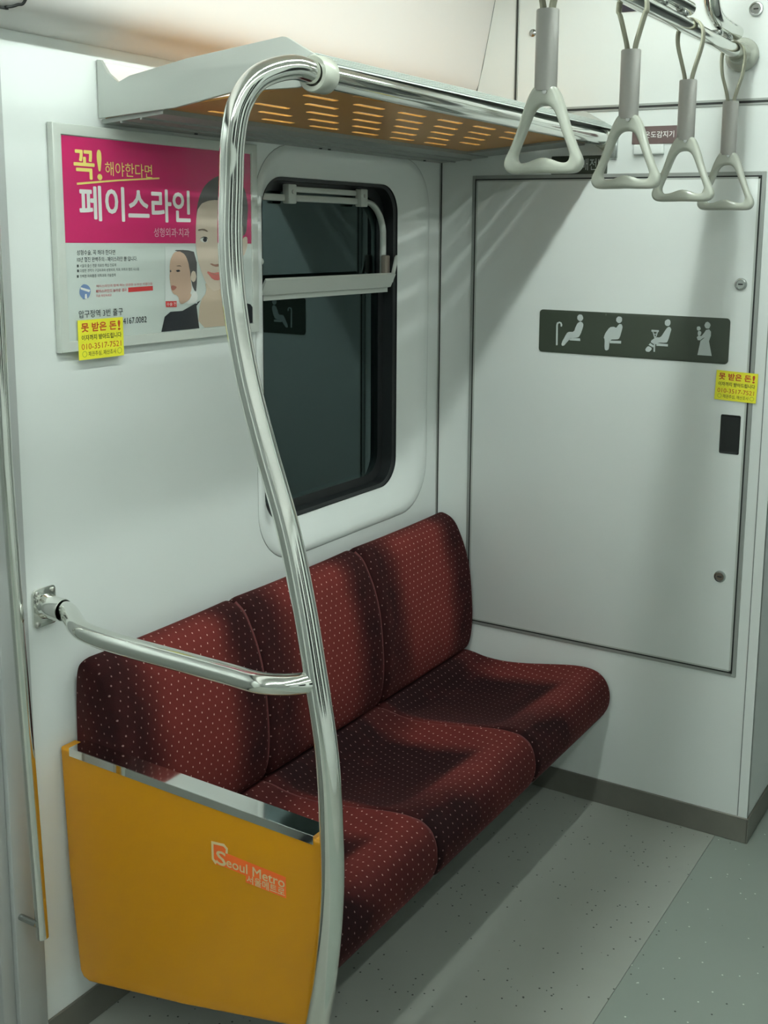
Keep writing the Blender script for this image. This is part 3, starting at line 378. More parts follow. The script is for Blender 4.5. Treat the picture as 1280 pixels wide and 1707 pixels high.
obj('edge_seam', box(.9405, .9425, -.0014, 0, .072, 1.915), SEAMG, we, 'hairline joint near the corner')
# equipment cabinet door in the end wall
DL, DR, DB, DT = .118, .902, .468, 1.742
dr = struct(obj('door_1', box(DL, DR, -.005, .004, DB, DT, .0015), WHITE)); dr['label'] = 'white equipment cabinet door in the end wall'
fw_ = .0125
for nm, a in (('left', (DL - fw_, DL, DB - fw_, DT + fw_)), ('right', (DR, DR + fw_, DB - fw_, DT + fw_)), ('bottom', (DL, DR, DB - fw_, DB)), ('top', (DL, DR, DT, DT + fw_))):
    obj('door_frame', box(a[0], a[1], -.0045, .002, a[2], a[3], .001, 1), TRIM, dr, 'grey metal edge of the cabinet door')
gw = .0031
for a in ((DL - gw, DL + .0006, DB - gw, DT + gw), (DR - .0006, DR + gw, DB - gw, DT + gw), (DL, DR, DB - gw, DB + .0006), (DL, DR, DT - .0006, DT + gw)):
    obj('door_gap', box(a[0], a[1], -.0056, .002, a[2], a[3]), SEAM, dr)
for a in ((DL + .0006, DL + .0055, DB, DT), (DR - .0055, DR - .0006, DB, DT), (DL, DR, DB + .0006, DB + .005), (DL, DR, DT - .005, DT - .0006)):
    obj('door_lip', box(a[0], a[1], -.0054, .002, a[2], a[3]), ALU, dr)
def lock(x, z, y, parent, r=.0155):
    M = Matrix.Translation((x, y, z)) @ Matrix.Rotation(math.pi / 2, 4, 'X')
    l = obj('lock', lathe([(r, 0), (r, .003), (r * .93, .005), (r * .72, .0055), (r * .68, .004), (0, .004)], 28, M), LOCKM, parent, 'round metal cam lock')
    obj('keyhole', flat([rrect(x - .006, x + .006, z - .0016, z + .0016, .0015, 3), ], PY(y - .0046), .0006), SEAM, l)
    return l
lock(.869, 1.480, -.005, dr); lock(.859, .723, -.005, dr)
# recessed pull: a shallow black pocket
rec = obj('recess_pull', loft([[(x, -.0062, z) for x, z in rrect(.838, .889, 1.049, 1.150, .004, 4)], [(x, -.0062, z) for x, z in rrect(.841, .886, 1.052, 1.147, .003, 4)], [(x, -.0054, z) for x, z in rrect(.842, .885, 1.054, 1.145, .003, 4)]]), BLACK, dr, 'black recessed door pull')
obj('pull_pocket', flat([rrect(.840, .887, 1.051, 1.148, .003, 4)], PY(-.0054), .0003), BLACK, rec)
lock(.866, 2.135, 0, we, .017)
for x, z in ((.277, 2.123), (.085, 2.224)):
    obj('screw', lathe([(.010, 0), (.010, .002), (.007, .005), (0, .006)], 16, PY(0) @ Matrix.Translation((x, z, 0))), LOCKM, we)
# skirting
sk = struct(obj('baseboard_back', box(0, .971, -.006, 0, 0, .071, .0015, 1), BASE))
struct(obj('baseboard_side', box(.9665, .972, -.006, 1.2, 0, .071, .0015, 1), BASE))
sl = struct(obj('baseboard_left', box(0, .006, -1.503, -.006, 0, .071, .0015, 1), BASE))
# gangway beyond the end wall
gw1 = struct(obj('wall_gangway', box(.955, .9665, .006, 1.2, 0, 2.6), WHITE)); 
struct(obj('wall_gangway_right', box(WX - .9665, WX - .955, .006, 1.2, 0, 2.6), WHITE)).name = 'wall_gangway_side'
struct(obj('wall_gangway_end', box(.9, WX - .9, 1.5, 1.52, 0, 2.6), GREYP)).name = 'wall_gangway_back'
struct(obj('ceiling_gangway', box(.9, WX - .9, .012, 1.52, 2.3, 2.32), CEIL)).name = 'ceiling_gangway'
# door pillar and door at the left
pl_ = struct(obj('trim_2', box(-.03, .006, -1.568, -1.5035, 0, 1.929, .003), GREYP)); pl_['label'] = 'grey door pillar beside the seat'
obj('pillar_return', box(-.05, -.004, -1.597, -1.5685, 0, 1.929, .002), GREYP, pl_)
dd = struct(obj('door_2', box(-.075, -.045, -2.9, -1.604, .01, 1.92, .004), DOORM)); dd['label'] = 'stainless passenger door at the left edge'
struct(obj('trim_3', box(-.03, .006, -2.98, -2.905, 0, 1.929, .003), GREYP))
struct(obj('wall_left_rear', box(-.02, 0, YF, -2.98, 0, 1.929), WHITE)).name = 'wall_left_rear'
# the opposite side of the car and its rear end, behind the camera
ow = struct(obj('wall_right', flat([[(YF, 0), (0, 0), (0, 1.929), (YF, 1.929)], rrect(-.83, -.1, .85, 1.75, .1, 6), rrect(-4.9, -3.2, .85, 1.75, .1, 6), rrect(-2.7, -2.15, .9, 1.8, .06, 6), rrect(-2.05, -1.5, .9, 1.8, .06, 6)], PX(WX + .01), .01), WHITE))
struct(obj('window_2', box(WX + .03, WX + .04, YF, 0, .8, 1.8), BLACK))
struct(obj('wall_front', box(0, WX, YF - .02, YF, 0, 3.0), GREYP))
# fluorescent line on the ceiling (above the frame)
for row, (lx, lz), power in zip(('above the bench side', 'above the far side'), LAMPS, TUBE_POWER):
    LIT = mat('lit_tube', (1, 1, 1), emit=(TUBE_COLOR, power))
    for k, (ya, yb) in enumerate(((-1.62, -.16), (-3.12, -1.66), (-4.62, -3.16), (-6.12, -4.66))):
        t = thing('ceiling_light', 'fluorescent ceiling light ' + row + ', ' + ('nearest the end wall', 'second from the end wall', 'third from the end wall', 'farthest from the end wall')[k], 'lamp', (lx, (ya + yb) / 2, lz), 'ceiling lights')
        obj('housing', box(lx - .07, lx + .07, ya, yb, lz + .020, lz + .075, .004), CEIL, t)
        obj('light_tube', tube([(lx, ya + .02, lz), (lx, yb - .02, lz)], .0135, 12), LIT, t)
        for sx in (-1, 1): obj('light_shield', box(lx + sx * .052 - .002, lx + sx * .052 + .002, ya, yb, lz - .008, lz + .022), CEIL, t)  # unseen side strips added to cut the tubes' sideways light on the cove
        for yy in (ya + .012, yb - .012): obj('lamp_holder', box(lx - .02, lx + .02, yy - .008, yy + .008, lz - .022, lz + .02, .002), CEIL, t)

# ================================================================== BENCH
SEATS = [(-1.402, -.972), (-.972, -.497), (-.497, -.012)]
bench = thing('bench_seat', 'three-place bench in dark red fabric with small pale dots, under the window', 'bench', (.3, -.7, .25))
def ss(a, b, x):
    t = min(1, max(0, (x - a) / (b - a))); return t * t * (3 - 2 * t)
def pad(prof, y0, y1, shape, tone, nu=56, r=.022, ns=5, r2=.02):
    """upholstered pad: profile (x,z) swept along y, ends rolled over, hollowed by shape(u,s,x,z)->(dx,dz)"""
    P = [Vector((a, 0, b)) for a, b in prof]; P = catmull(P, ns); n = len(P)
    L = [0]
    for a, b in zip(P, P[1:]): L.append(L[-1] + (b - a).length)
    cen = sum(P, Vector()) / n
    bm = bmesh.new(); uvl = bm.loops.layers.uv.new('UVMap'); W = y1 - y0; us = []
    for k in range(7): us.append(r * (1 - math.cos(math.pi / 2 * k / 6)) / W)
    for k in range(1, nu): us.append(r / W + (1 - 2 * r / W) * k / nu)
    us += [1 - u for u in us[:7][::-1]]
    grid = []; tonev = {}
    for u in us:
        e = min(u, 1 - u) * W; k = 0 if e >= r else r - math.sqrt(max(0, r * r - (r - e) ** 2)); row = []
        for i, p in enumerate(P):
            s = L[i] / L[-1]; t = (P[min(i + 1, n - 1)] - P[max(i - 1, 0)]).normalized(); nr = Vector((-t.z, 0, t.x))
            dx, dz = shape(u, s, p.x, p.z)
            q = p - nr * k * r2 / r * ss(.0, .05, p.x) + Vector((dx, 0, dz)); v = bm.verts.new((q.x, y0 + u * W, q.z)); row.append(v); tonev[v] = tone(u, s)
        grid.append(row)
    for i in range(len(us) - 1):
        for j in range(n - 1):
            f = bm.faces.new((grid[i][j], grid[i + 1][j], grid[i + 1][j + 1], grid[i][j + 1]))
            for l, (a, b) in zip(f.loops, ((i, j), (i + 1, j), (i + 1, j + 1), (i, j + 1))): l[uvl].uv = (y0 + us[a] * W, L[b])
    for row in (grid[0], grid[-1]): 
        f = bm.faces.new(row if row is grid[0] else row[::-1])
        for l in f.loops: l[uvl].uv = (l.vert.co.x, l.vert.co.z)
    bm.verts.index_update(); vals = [0] * len(bm.verts)
    for v, a in tonev.items(): vals[v.index] = a
    bmesh.ops.recalc_face_normals(bm, faces=bm.faces)
    me = bpy.data.meshes.new('pad'); bm.to_mesh(me); bm.free()
    at = me.attributes.new('tone', 'FLOAT', 'POINT')
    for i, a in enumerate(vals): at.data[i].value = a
    return me
BACKP = [(.004, .60), (.006, .70), (.012, .765), (.030, .787), (.058, .782), (.080, .765), (.098, .735), (.118, .69), (.134, .63), (.142, .56), (.146, .49), (.142, .43), (.130, .392), (.105, .378), (.07, .38)]
SEATP = [(.05, .345), (.085, .370), (.115, .380), (.145, .379), (.19, .372), (.25, .371), (.32, .379), (.40, .393), (.47, .404), (.515, .405), (.545, .396), (.567, .375), (.578, .345), (.578, .315), (.568, .288), (.552, .272), (.5, .268)]
def back_shape(u, s, x, z):
    b = (1 - (2 * abs(u - .5)) ** 2.5)
    return (-.010 * b * ss(.38, .5, z) * (1 - ss(.68, .76, z)) + .006 * b * ss(.64, .8, z), 0)
def seat_shape(u, s, x, z):
    c_ = 1 - (2 * abs(u - .47)) ** 2.2; c_ = max(0, c_)
    return (0, -.030 * c_ * ss(.12, .2, x) * (1 - ss(.43, .56, x)))
def back_tone(u, s):      # fabric colour lighter mid-width on each back, darker at the sides and top
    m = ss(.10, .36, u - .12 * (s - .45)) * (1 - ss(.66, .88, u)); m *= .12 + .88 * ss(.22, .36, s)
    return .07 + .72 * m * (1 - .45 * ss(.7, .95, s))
def seat_tone(u, s):      # fabric colour darker over the seat area and lower front, lighter along one side
    dark_area = ss(.0, .10, u) * (1 - ss(.72, .86, u + .10 * (s - .3))) * (1 - ss(.56, .62, s + .10 * (.5 - u)))
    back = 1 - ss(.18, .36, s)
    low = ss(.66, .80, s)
    v = .62 - .66 * dark_area - .42 * back * (1 - dark_area) - .40 * low
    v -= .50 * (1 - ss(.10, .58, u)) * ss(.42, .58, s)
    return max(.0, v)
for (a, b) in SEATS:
    bk = obj('backrest', pad(BACKP, a + .001, b - .001, back_shape, back_tone), FABRIC, bench)
    cu_ = obj('seat_cushion', pad(SEATP, a + .001, b - .001, seat_shape, seat_tone, r=.018, r2=.014), FABRIC, bench)
for y in (-.972, -.497):
    obj('back_piping', tube(catmull([(x - .0135, y, z - .002) for x, z in BACKP[4:13]], 4), .0035, 8), mat('piping_maroon', (.10, .02, .02), .8), bench)
    obj('seat_piping', tube(catmull([(x, y, z - .0105) for x, z in SEATP[2:10]] + [(x - .009, y, z - .006) for x, z in SEATP[10:11]] + [(x - .0115, y, z) for x, z in SEATP[11:14]], 4), .0035, 8), bpy.data.materials['piping_maroon'], bench)
obj('seat_frame', extrude_profile([(.0, .20), (.40, .21), (.55, .262), (.55, .275), (.09, .34), (.0, .34)], -1.398, -.014), DARK, bench)
obj('back_board', box(.0, .010, -1.37, -.03, .36, .70, .002), DARK, bench)

# ================================================================== YELLOW END PANEL
YA, YB = -1.443, -1.401
ep = thing('end_panel', 'yellow end panel of the bench with a polished steel top cap', 'panel', (.3, -1.42, .15))
outl = [(.003, .617)] + [(.614, .606)] + [(.624, .600), (.626, .590)] + [(.606, .42), (.586, .262)] + [(.580, .250), (.570, .244)] + [(.30, .183), (.055, .137)] + [(.038, .142), (.030, .155)] + [(.012, .36)]
obj('panel_body', flat([outl], PY((YA + YB) / 2), (YB - YA) / 2, .006, 3), YEL, ep)
cap = extrude_profile([(0, 0)] * 0 or [(.030, .6185), (.030, .6235), (.602, .6125), (.602, .6075)], YA - .001, YB - .002)
obj('top_cap', cap, POLISH, ep, 'mirror-polished steel cap strip')
obj('cap_edge', extrude_profile([(.030, .607), (.030, .6232), (.602, .6122), (.602, .597)], YA - .0022, YA - .0005), POLISH, ep)
# operator lettering on the panel
lg = obj('logo_outline', flat([[(.3795, .5365), (.4085, .5395), (.417, .533), (.416, .523), (.543, .519), (.5435, .480), (.456, .4815), (.456, .494), (.412, .4955), (.386, .4945), (.380, .502)]], PY(YA - .0003), .0002), ORANGE, ep, 'orange backing of the operator logo')
obj('logo_border', flat([[(.3795, .5365), (.4085, .5395), (.417, .533), (.416, .523), (.4115, .523), (.4125, .531), (.407, .5345), (.384, .532), (.3845, .504), (.392, .4995), (.388, .4945), (.380, .502)]], PY(YA - .0007), .0002), LOGOW, lg)
obj('logo_lettering', lettering('S', PY(YA - .0010), .391, .412, .497, .523, .03), LOGOW, lg)
obj('logo_lettering', lettering('eoul Metro', PY(YA - .0010), .4135, .541, .4985, .516, .02), LOGOW, lg)
obj('logo_lettering', lettering('서울메트로', PY(YA - .0010), .459, .541, .4825, .4975, .02), LOGOW, lg)

# ================================================================== LUGGAGE RACK
rk = thing('luggage_rack', 'grey overhead luggage rack with a slotted tan shelf above the window', 'luggage rack', (.0, -.64, 1.80))
RY = -1.286
plate = [(.003, 1.800), (.19, 1.811), (.328, 1.832), (.46, 1.832), (.488, 1.836), (.4885, 1.855), (.498, 1.8685), (.513, 1.8705), (.524, 1.868), (.494, 1.884), (.440, 1.9135), (.431, 1.915), (.22, 1.893), (.084, 1.872), (.055, 1.862), (.030, 1.880), (.012, 1.904), (.003, 1.905)]
obj('end_plate', flat([plate], PY(RY + .004), .004, .001), ALU, rk, 'grey end plate of the rack')
obj('end_plate', flat([[(.003, 1.800), (.19, 1.811), (.328, 1.832), (.45, 1.832), (.474, 1.836), (.475, 1.852), (.486, 1.864), (.500, 1.866), (.524, 1.868), (.494, 1.884), (.440, 1.9135), (.431, 1.915), (.22, 1.893), (.084, 1.872), (.003, 1.87)]], PY(-.005), .004, .001), ALU, rk, 'grey end plate at the far wall')
def zs(x): return 1.80 + .08 * x
slots = []
rows = [.190, .245, .300, .355, .410, .462]
for i, x in enumerate(rows):
    y = -.722 + .0795 * (0 if i == 0 else -i) + .157 * 6
    while y > -1.30:
        if y + .1 < -.16 and y > -1.262: slots.append(rrect(x - .0068, x + .0068, y, y + .100, .006, 3))
        y -= .157
Msh = Matrix(((1, 0, 0, 0), (0, 1, 0, 0), (.08, 0, 1, 1.8005), (0, 0, 0, 1)))
obj('shelf_sheet', flat([[(.012, -1.277), (.012, -.010), (.478, -.010), (.478, -1.277)]] + slots, Msh, .0016), TAN, rk, 'tan shelf sheet pierced with rows of slots')
def slab(x0, x1, y0, y1, t0, t1):
    return extrude_profile([(x0, zs(x0) + t0), (x1, zs(x1) + t0), (x1, zs(x1) + t1), (x0, zs(x0) + t1)], y0, y1)
obj('wall_rail', slab(.003, .156, -1.278, -.010, -.010, -.0012), ALUD, rk, 'grey ribbed rail along the wall')
for xx in (.05, .10): obj('rail_rib', slab(xx, xx + .004, -1.278, -.010, -.0135, -.010), ALUD, rk)
obj('end_rail', slab(.156, .44, -.130, -.010, -.007, -.0012), ALUD, rk)
obj('back_ledge', box(.0, .018, -1.278, -.010, 1.83, 1.900, .003), COVEM, rk)
for yy in (-1.05, -.62, -.585, -.14): obj('rail_screw', lathe([(0, -.0155), (.0035, -.015), (.004, -.0125)], 10, Matrix.Translation((.03, yy, 1.8028))), SEAM, rk)
prof = [(.484, 1.886), (.491, 1.886)]
for i in range(5):
    t0 = i / 5; t1 = (i + .5) / 5; f = lambda t: (.492 + t * (.523 - .492), 1.8845 + t * (1.866 - 1.8845))
    prof += [f(t0), (f(t0)[0] + .0010, f(t0)[1] + .0017), (f(t1)[0] + .0010, f(t1)[1] + .0017), f(t1)]
prof += [(.523, 1.8645), (.514, 1.868), (.482, 1.880)]
obj('front_profile', extrude_profile(prof, -1.278, -.010), mat('ribbed_aluminium', (.55, .60, .57), .4, .5), rk, 'ribbed aluminium front edge')
obj('tube_backing', extrude_profile([(.462, 1.838), (.469, 1.838), (.488, 1.880), (.479, 1.882)], -1.278, -.010), ALU, rk)
# ================================================================== GRAB POLE (runs along the rack, bends down past the panel)
gp = thing('grab_pole', 'curved chrome grab pole running down from the rack past the yellow panel', 'pole', (.58, -1.43, 0))
pp = [(.500, -.012, 1.842), (.502, -.35, 1.843), (.506, -.80, 1.845), (.512, -1.20, 1.847), (.513, -1.295, 1.848), (.503, -1.355, 1.853), (.480, -1.408, 1.833), (.460, -1.430, 1.793), (.449, -1.436, 1.740), (.439, -1.430, 1.676), (.4345, -1.43, 1.583), (.441, -1.43, 1.488), (.463, -1.43, 1.374), (.498, -1.43, 1.259), (.548, -1.435, 1.128), (.583, -1.443, 1.016)]
low = [(.613, -1.453, .904), (.643, -1.462, .772), (.6545, -1.466, .632), (.6545, -1.466, .526), (.642, -1.466, .392), (.625, -1.466, .297), (.600, -1.466, .15), (.582, -1.466, .0)]
obj('pole_tube', tube(catmull(pp + low, 8), .0195, 28), CHROME, gp)
arm = [(.0, -1.462, .905), (.03, -1.458, .905), (.062, -1.462, .905), (.10, -1.484, .904), (.138, -1.506, .902), (.176, -1.515, .900), (.252, -1.517, .897), (.376, -1.509, .892), (.476, -1.503, .888), (.536, -1.501, .886), (.573, -1.488, .886), (.600, -1.472, .888), (.614, -1.456, .888)]
obj('side_arm', tube(catmull(arm, 8), .0175, 26), CHROME, gp, 'chrome side arm reaching to the wall')
fl_ = obj('wall_flange', flat([rrect(-1.4905, -1.4375, .868, .942, .008, 5)], PX(.0025), .0025, .001), CHROME, gp, 'square chrome wall flange')
for ya, za in ((-1.483, .934), (-1.445, .934), (-1.483, .876), (-1.445, .876)):
    obj('bolt', lathe([(.0045, 0), (.0045, .0025), (.003, .0038), (0, .004)], 12, Matrix.Translation((.005, ya, za)) @ Matrix.Rotation(math.pi / 2, 4, 'Y')), STEEL, fl_)
obj('flange_socket', lathe([(.024, 0), (.023, .004), (.0215, .010), (.0215, .040), (.0205, .044), (.0195, .044)], 28, Matrix.Translation((.005, -1.460, .905)) @ Matrix.Rotation(math.pi / 2, 4, 'Y')), CHROME, gp)
Mcl = Matrix.Translation((.5130, -1.296, 1.848)) @ Matrix.Rotation(math.pi / 2, 4, 'X')
obj('rack_clamp', lathe([(.0200, -.018), (.0275, -.019), (.0295, -.016), (.0295, .016), (.0275, .019), (.0200, .018)], 32, Mcl), HANDLE, gp, 'pale plastic clamp ring')
obj('end_socket', lathe([(.0, .0005), (.030, .0005), (.030, .006), (.0245, .012), (.0245, .040), (.0215, .043), (.0195, .043)], 28, PY(0) @ Matrix.Translation((.500, 1.842, 0))), HANDLE, gp, 'pale socket on the end wall')
obj('end_bracket', box(.492, .530, -.010, -.0005, 1.792, 1.860, .003), LOCKM, gp)

# ================================================================== HANGING STRAPS
sb = thing('strap_bar', 'chrome overhead bar carrying the hanging straps', 'bar', (.84, -.012, 2.03))
obj('bar_tube', tube([(.84, -3.2, 2.030), (.84, -.012, 2.030)], .0165, 24), CHROME, sb)
obj('end_flange', lathe([(0, .0005), (.036, .0005), (.040, .004), (.040, .012), (.036, .020), (.026, .026), (.022, .050), (.017, .052)], 32, PY(0) @ Matrix.Translation((.84, 2.030, 0))), HANDLE, sb, 'round pale end flange')
hg = catmull([(.842, -.075, 2.071), (.842, -.16, 2.071), (.843, -.235, 2.077), (.846, -.290, 2.098), (.850, -.330, 2.150), (.856, -.372, 2.25), (.862, -.39, 2.33), (.862, -.395, 2.44)], 8)
obj('hanger_tube', tube(hg, .0175, 24), CHROME, sb, 'chrome hanger tube sweeping up to the ceiling')
obj('hanger_stub', tube([(.835, -.415, 2.070), (.835, -.60, 2.070), (.835, -.75, 2.070)], .0155, 22), CHROME, sb)
obj('hanger_tube', tube(catmull([(.835, -.75, 2.070), (.836, -.83, 2.07), (.84, -.89, 2.10), (.845, -.93, 2.16), (.85, -.96, 2.3), (.85, -.965, 2.44)], 8), .0155, 22), CHROME, sb)
for yy in (-.14, -.22, -.47, -.60): obj('saddle', box(.828, .852, yy - .010, yy + .010, 2.0455, 2.0555, .003), LOCKM, sb)

def strap(y, dz, label, lean=0.0):
    t = thing('hanging_strap', label, 'strap', (.84, y, 2.03), 'hanging straps on the overhead bar')
    X = .84; zt = 1.795 + dz; sz0, sz1 = zt + .0, zt + .125
    # handle
    def side(w, top, bot, cr_, n=8):
        return None
    ht, hb = 1.803 + dz, 1.803 + dz - .137
    def ring_(half): return catmull([Vector((X + a, ht + c_, 0)) for a, c_ in half] + [Vector((X - a, ht + c_, 0)) for a, c_ in half[::-1] if a > 0], 5, True)
    outer = ring_([(.013, 0), (.024, -.010), (.034, -.032), (.044, -.062), (.057, -.094), (.067, -.114), (.067, -.127), (.056, -.1365), (.028, -.1375), (0, -.137)])
    inner = ring_([(0, -.031), (.012, -.0335), (.021, -.044), (.032, -.070), (.043, -.096), (.0475, -.110), (.043, -.1195), (.028, -.1195), (0, -.112)])
    hd = flat([[(q.x, q.y) for q in outer], [(q.x, q.y) for q in inner]], PY(y), .0115, .0072, 4)
    obj('triangular_handle', hd, HANDLE, t)
    obj('hinge_pin', tube([(X + .004, y - .013, ht - .010), (X + .004, y + .013, ht - .010)], .004, 10), LOCKM, t)
    obj('neck_clip', box(X + .002, X + .016, y - .004, y + .004, ht - .016, ht + .012, .002), LOCKM, t)
    # sleeve: flattened tube
    obj('sleeve', tube([(X + lean * .2, y, sz1), (X + lean * .15, y, sz1 - .002), (X, y, sz0 + .002), (X, y, sz0)], lambda q: .0190 if .01 < q < .99 else .0178, 26, ry=.0150, up=(0, 1, 0)), SLEEVE, t)
    # webbing: up both sides and over the bar
    zb = 2.030; pts = [(-.007, sz1 - .02), (-.008, sz1 + .004), (-.014, sz1 + .028), (-.024, sz1 + .062), (-.0275, zb - .022), (-.0255, zb - .002), (-.016, zb + .0125), (0, zb + .0192)]
    pts = pts + [(-a, b) for a, b in pts[:-1][::-1]]
    path = catmull([Vector((X + a + lean * (b - sz1) , y, b)) for a, b in pts], 6)
    bm = bmesh.new(); rg = []
    for i, p in enumerate(path):
        tt = (path[min(i + 1, len(path) - 1)] - path[max(i - 1, 0)]).normalized(); nn = Vector((tt.z, 0, -tt.x))
        rg.append([bm.verts.new(p + nn * a + Vector((0, b, 0))) for a, b in ((.0017, -.0095), (.0024, -.007), (.0024, .007), (.0017, .0095), (-.0017, .0095), (-.0024, .007), (-.0024, -.007), (-.0017, -.0095))])
    for A, B in zip(rg, rg[1:]):
        for k in range(8): bm.faces.new((A[k], A[(k + 1) % 8], B[(k + 1) % 8], B[k]))
    bm.faces.new(rg[0]); bm.faces.new(rg[-1][::-1])
    obj('webbing_loop', bm_mesh(bm), WEB, t)
    return t
strap(-1.132, .029, 'nearest hanging strap, largest handle, leftmost of the four')
strap(-.757, .019, 'second hanging strap from the left, its webbing opening in a V')
strap(-.410, .005, 'third hanging strap from the left, overlapping the farthest handle')
strap(-.080, -.006, 'farthest hanging strap, smallest handle, beside the end wall flange')

# ================================================================== ADVERTISEMENT
ad = thing('advertisement_board', 'framed pink and white clinic advertisement on the window wall, behind the chrome pole', 'poster', (0, -1.12, 1.37))
A0, A1, B0, B1 = -1.408, -.838, 1.373, 1.783
def ramp(nm, c, rough=.16): return mat(nm, c, rough, spec=.5, coat=.2)
PC = {'pink': ramp('print_pink', (.50, .016, .115)), 'hair': ramp('print_hair', (.085, .08, .08)), 'skin': ramp('print_skin', (.62, .52, .42)),
      'skin_shade': ramp('print_skin_shade', (.55, .44, .33)), 'skin_tan': ramp('print_tan', (.52, .36, .27)), 'black': ramp('print_black', (.018, .02, .026)),
      'brow': ramp('print_brow', (.16, .11, .08)), 'white': ramp('print_white', (.72, .73, .70)), 'nose_shade': ramp('print_shade', (.36, .19, .14)),
      'lip': ramp('print_lip', (.60, .16, .14)), 'lip_dull': ramp('print_lip_dull', (.36, .14, .11)), 'white_cool': ramp('print_cool_white', (.62, .66, .64)),
      'red_box': ramp('print_red', (.55, .05, .05)), 'ochre': ramp('print_ochre', (.78, .66, .18)), 'logo_blue': ramp('print_blue', (.16, .24, .42)),
      'palepink': ramp('print_pale_pink', (.70, .42, .50)), 'greytext': ramp('print_grey', (.10, .11, .11)), 'redtext': ramp('print_red_text', (.55, .10, .12))}
SHEET = ramp('print_paper', (.56, .62, .585))
FRM = mat('poster_frame_clear', (.55, .585, .54), .25, spec=.5)
obj('backing', box(.0, .011, A0 + .004, A1 - .004, B0 + .004, B1 - .004, .001), WHITE, ad)
ins = .020
obj('frame', flat([[(A0, B0), (A1, B0), (A1, B1), (A0, B1)], [(A0 + ins, B0 + ins), (A1 - ins, B0 + ins), (A1 - ins, B1 - ins), (A0 + ins, B1 - ins)]], PX(.0085), .0075, .002), FRM, ad, 'pale clear-edged frame')
sh = obj('printed_sheet', box(.0105, .0125, A0 + .012, A1 - .012, B0 + .012, B1 - .012), SHEET, ad, smooth=False)
for nm, cn, ly, pts in POSTER_SHAPES:
    pts = [(min(max(a, A0 + .021), A1 - .021), min(max(b, B0 + .021), B1 - .021)) for a, b in pts]
    obj(nm, flat([pts], PX(.0127 + ly * .00022), .00008), PC[cn], sh, smooth=False)
for nm, body, cn, ly, y0, y1, z0, z1, bold in POSTER_TEXT:
    obj(nm, lettering(body, PX(.0128 + ly * .00022), y0, y1, z0, z1, bold), PC[cn], sh, smooth=False)

# stickers: same print on the poster and on the cabinet door
def sticker(M, a0, a1, b0, b1, label, loc, rot=0.0, th=.0004):
    t = thing('flyer_sticker', label, 'sticker', loc, 'yellow flyer stickers')
    W, H = a1 - a0, b1 - b0
    C_ = Matrix.Translation((a0 + W / 2, b0 + H / 2, 0)) @ Matrix.Rotation(rot, 4, 'Z') @ Matrix.Translation((-a0 - W / 2, -b0 - H / 2, 0))
    obj('sheet', flat([[(a0, b0), (a1, b0), (a1, b1), (a0, b1)]], M @ C_, th), PAPER, t, smooth=False)
    ML = M @ C_ @ Matrix.Translation((0, 0, th + .0003))
    for body, u0, u1, v0, v1, m_, bd in (('못 받은 돈', .07, .84, .70, .92, REDINK, .04), ('!', .88, .93, .68, .92, REDINK, .04), ('이자까지 받아드립니다', .07, .95, .485, .62, BLACKINK, .02),
                                        ('010-3517-7521', .06, .94, .255, .40, REDINK, .0), ('채권추심, 재산조사', .20, .82, .07, .20, BLACKINK, .0)):
        obj('lettering', lettering(body, ML, a0 + u0 * W, a0 + u1 * W, b0 + v0 * H, b0 + v1 * H, bd), m_, t, smooth=False)
    for u in (.12, .90):
        obj('round_mark', flat([circle(a0 + u * W, b0 + .14 * H, .07 * W * .75, 20), circle(a0 + u * W, b0 + .14 * H, .055 * W * .75, 20)], ML, .00005), GREENINK, t, smooth=False)
    return t
sticker(PX(.0170), -1.369, -1.256, 1.3565, 1.4305, 'yellow flyer sticker with red phone number, on the lower left of the advertisement', (0.0165, -1.312, 1.357), .0)
sticker(PY(-.0075), .820, .925, 1.186, 1.261, 'yellow flyer sticker with red phone number, on the white cabinet door', (.873, -.007, 1.186), -.03)

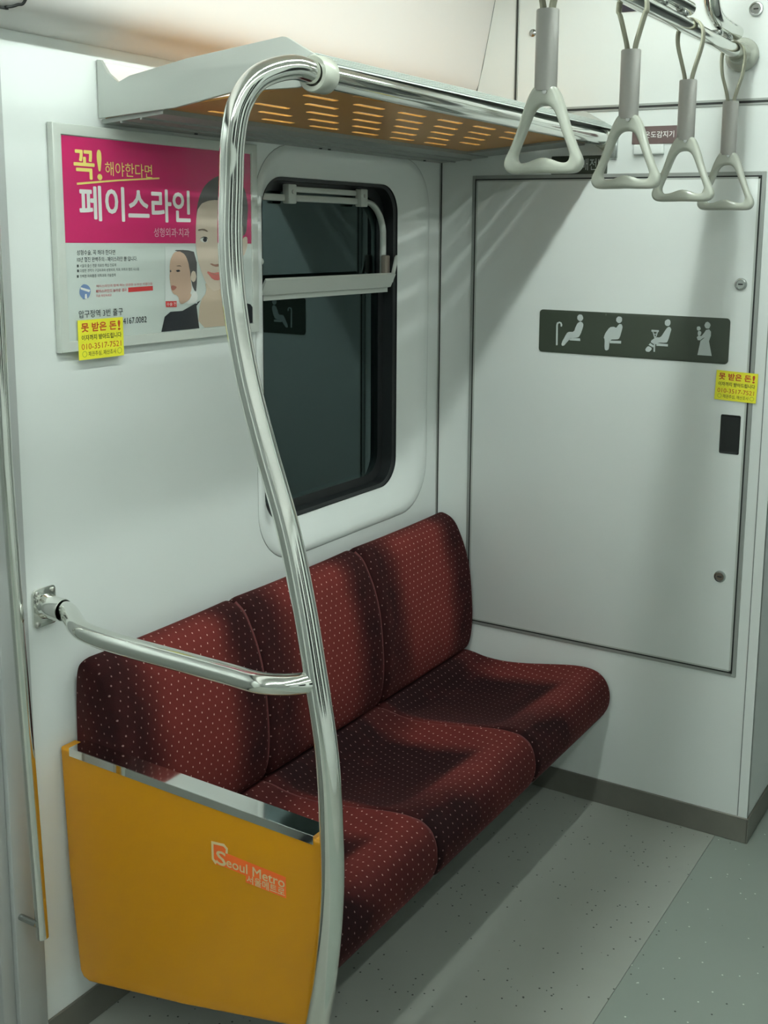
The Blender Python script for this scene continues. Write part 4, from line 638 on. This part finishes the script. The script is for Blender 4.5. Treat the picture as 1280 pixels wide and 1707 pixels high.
# priority-seat sign
ps = thing('priority_seat_sign', 'dark green priority seat sign with four pale pictograms on the cabinet door', 'sign', (.585, -.005, 1.28))
obj('sign_plate', flat([rrect(.3235, .8485, 1.278, 1.394, .010, 6)], PY(-.0062), .0010, .0003), DKGREEN, ps)
for nm, pts in SIGN_SHAPES: obj(nm, flat([pts], PY(-.0075), .0001), SIGNGREY, ps, smooth=False)

# small plates
s1 = thing('switchboard_sign', 'dark green switchboard name plate under the rack end, partly behind the straps', 'sign', (.42, -.002, 1.75))
obj('sign_plate', flat([rrect(.343, .502, 1.754, 1.802, .003, 4)], PY(-.0012), .0011, .0003), DKGREEN, s1)
obj('lettering', lettering('배전반', PY(-.0026), .430, .497, 1.764, 1.794, .0), SIGNGREY, s1, smooth=False)
s2 = thing('sensor_sign', 'brown name plate with white lettering, above the cabinet door', 'sign', (.63, -.002, 1.825))
obj('sign_plate', flat([rrect(.567, .698, 1.827, 1.871, .002, 4)], PY(-.0012 - .0), .0012, .0003), BROWN, s2)
obj('lettering', lettering('실온도감지기', PY(-.0028), .585, .678, 1.842, 1.858, .01), WINK, s2, smooth=False)
obj('round_mark', flat([circle(.691, 1.834, .0042, 16)], PY(-.0028), .0001), WINK, s2, smooth=False)
s3 = thing('temperature_sensor', 'small white sensor cover below the brown name plate', 'sensor', (.615, 0, 1.805))
obj('sensor_cover', box(.575, .655, -.014, 0, 1.800, 1.8255, .004, 3), WHITE, s3)
s4 = thing('dark_notice_plate', 'dark plate at the top of the end wall behind the strap bar', 'sign', (.59, -.002, 2.15))
obj('sign_plate', flat([rrect(.525, .665, 2.155, 2.215, .002, 4)], PY(-.0012), .0012, .0003), mat('sign_navy', (.028, .024, .035), .35), s4)

# vertical door-side handrail
hr = thing('door_handrail', 'slim upright chrome handrail on the grey door pillar at the left edge', 'handrail', (.05, -1.56, .29))
obj('rail', tube([(.05, -1.572, 1.86), (.05, -1.571, 1.2), (.05, -1.5635, .9), (.05, -1.552, .55), (.05, -1.5445, .292)], .0115, 22), CHROME, hr)
for zz in (.325, 1.80): obj('standoff', tube([(.004, -1.556, zz), (.05, -1.556 if zz < 1 else -1.571, zz)], .006, 14), LOCKM, hr)
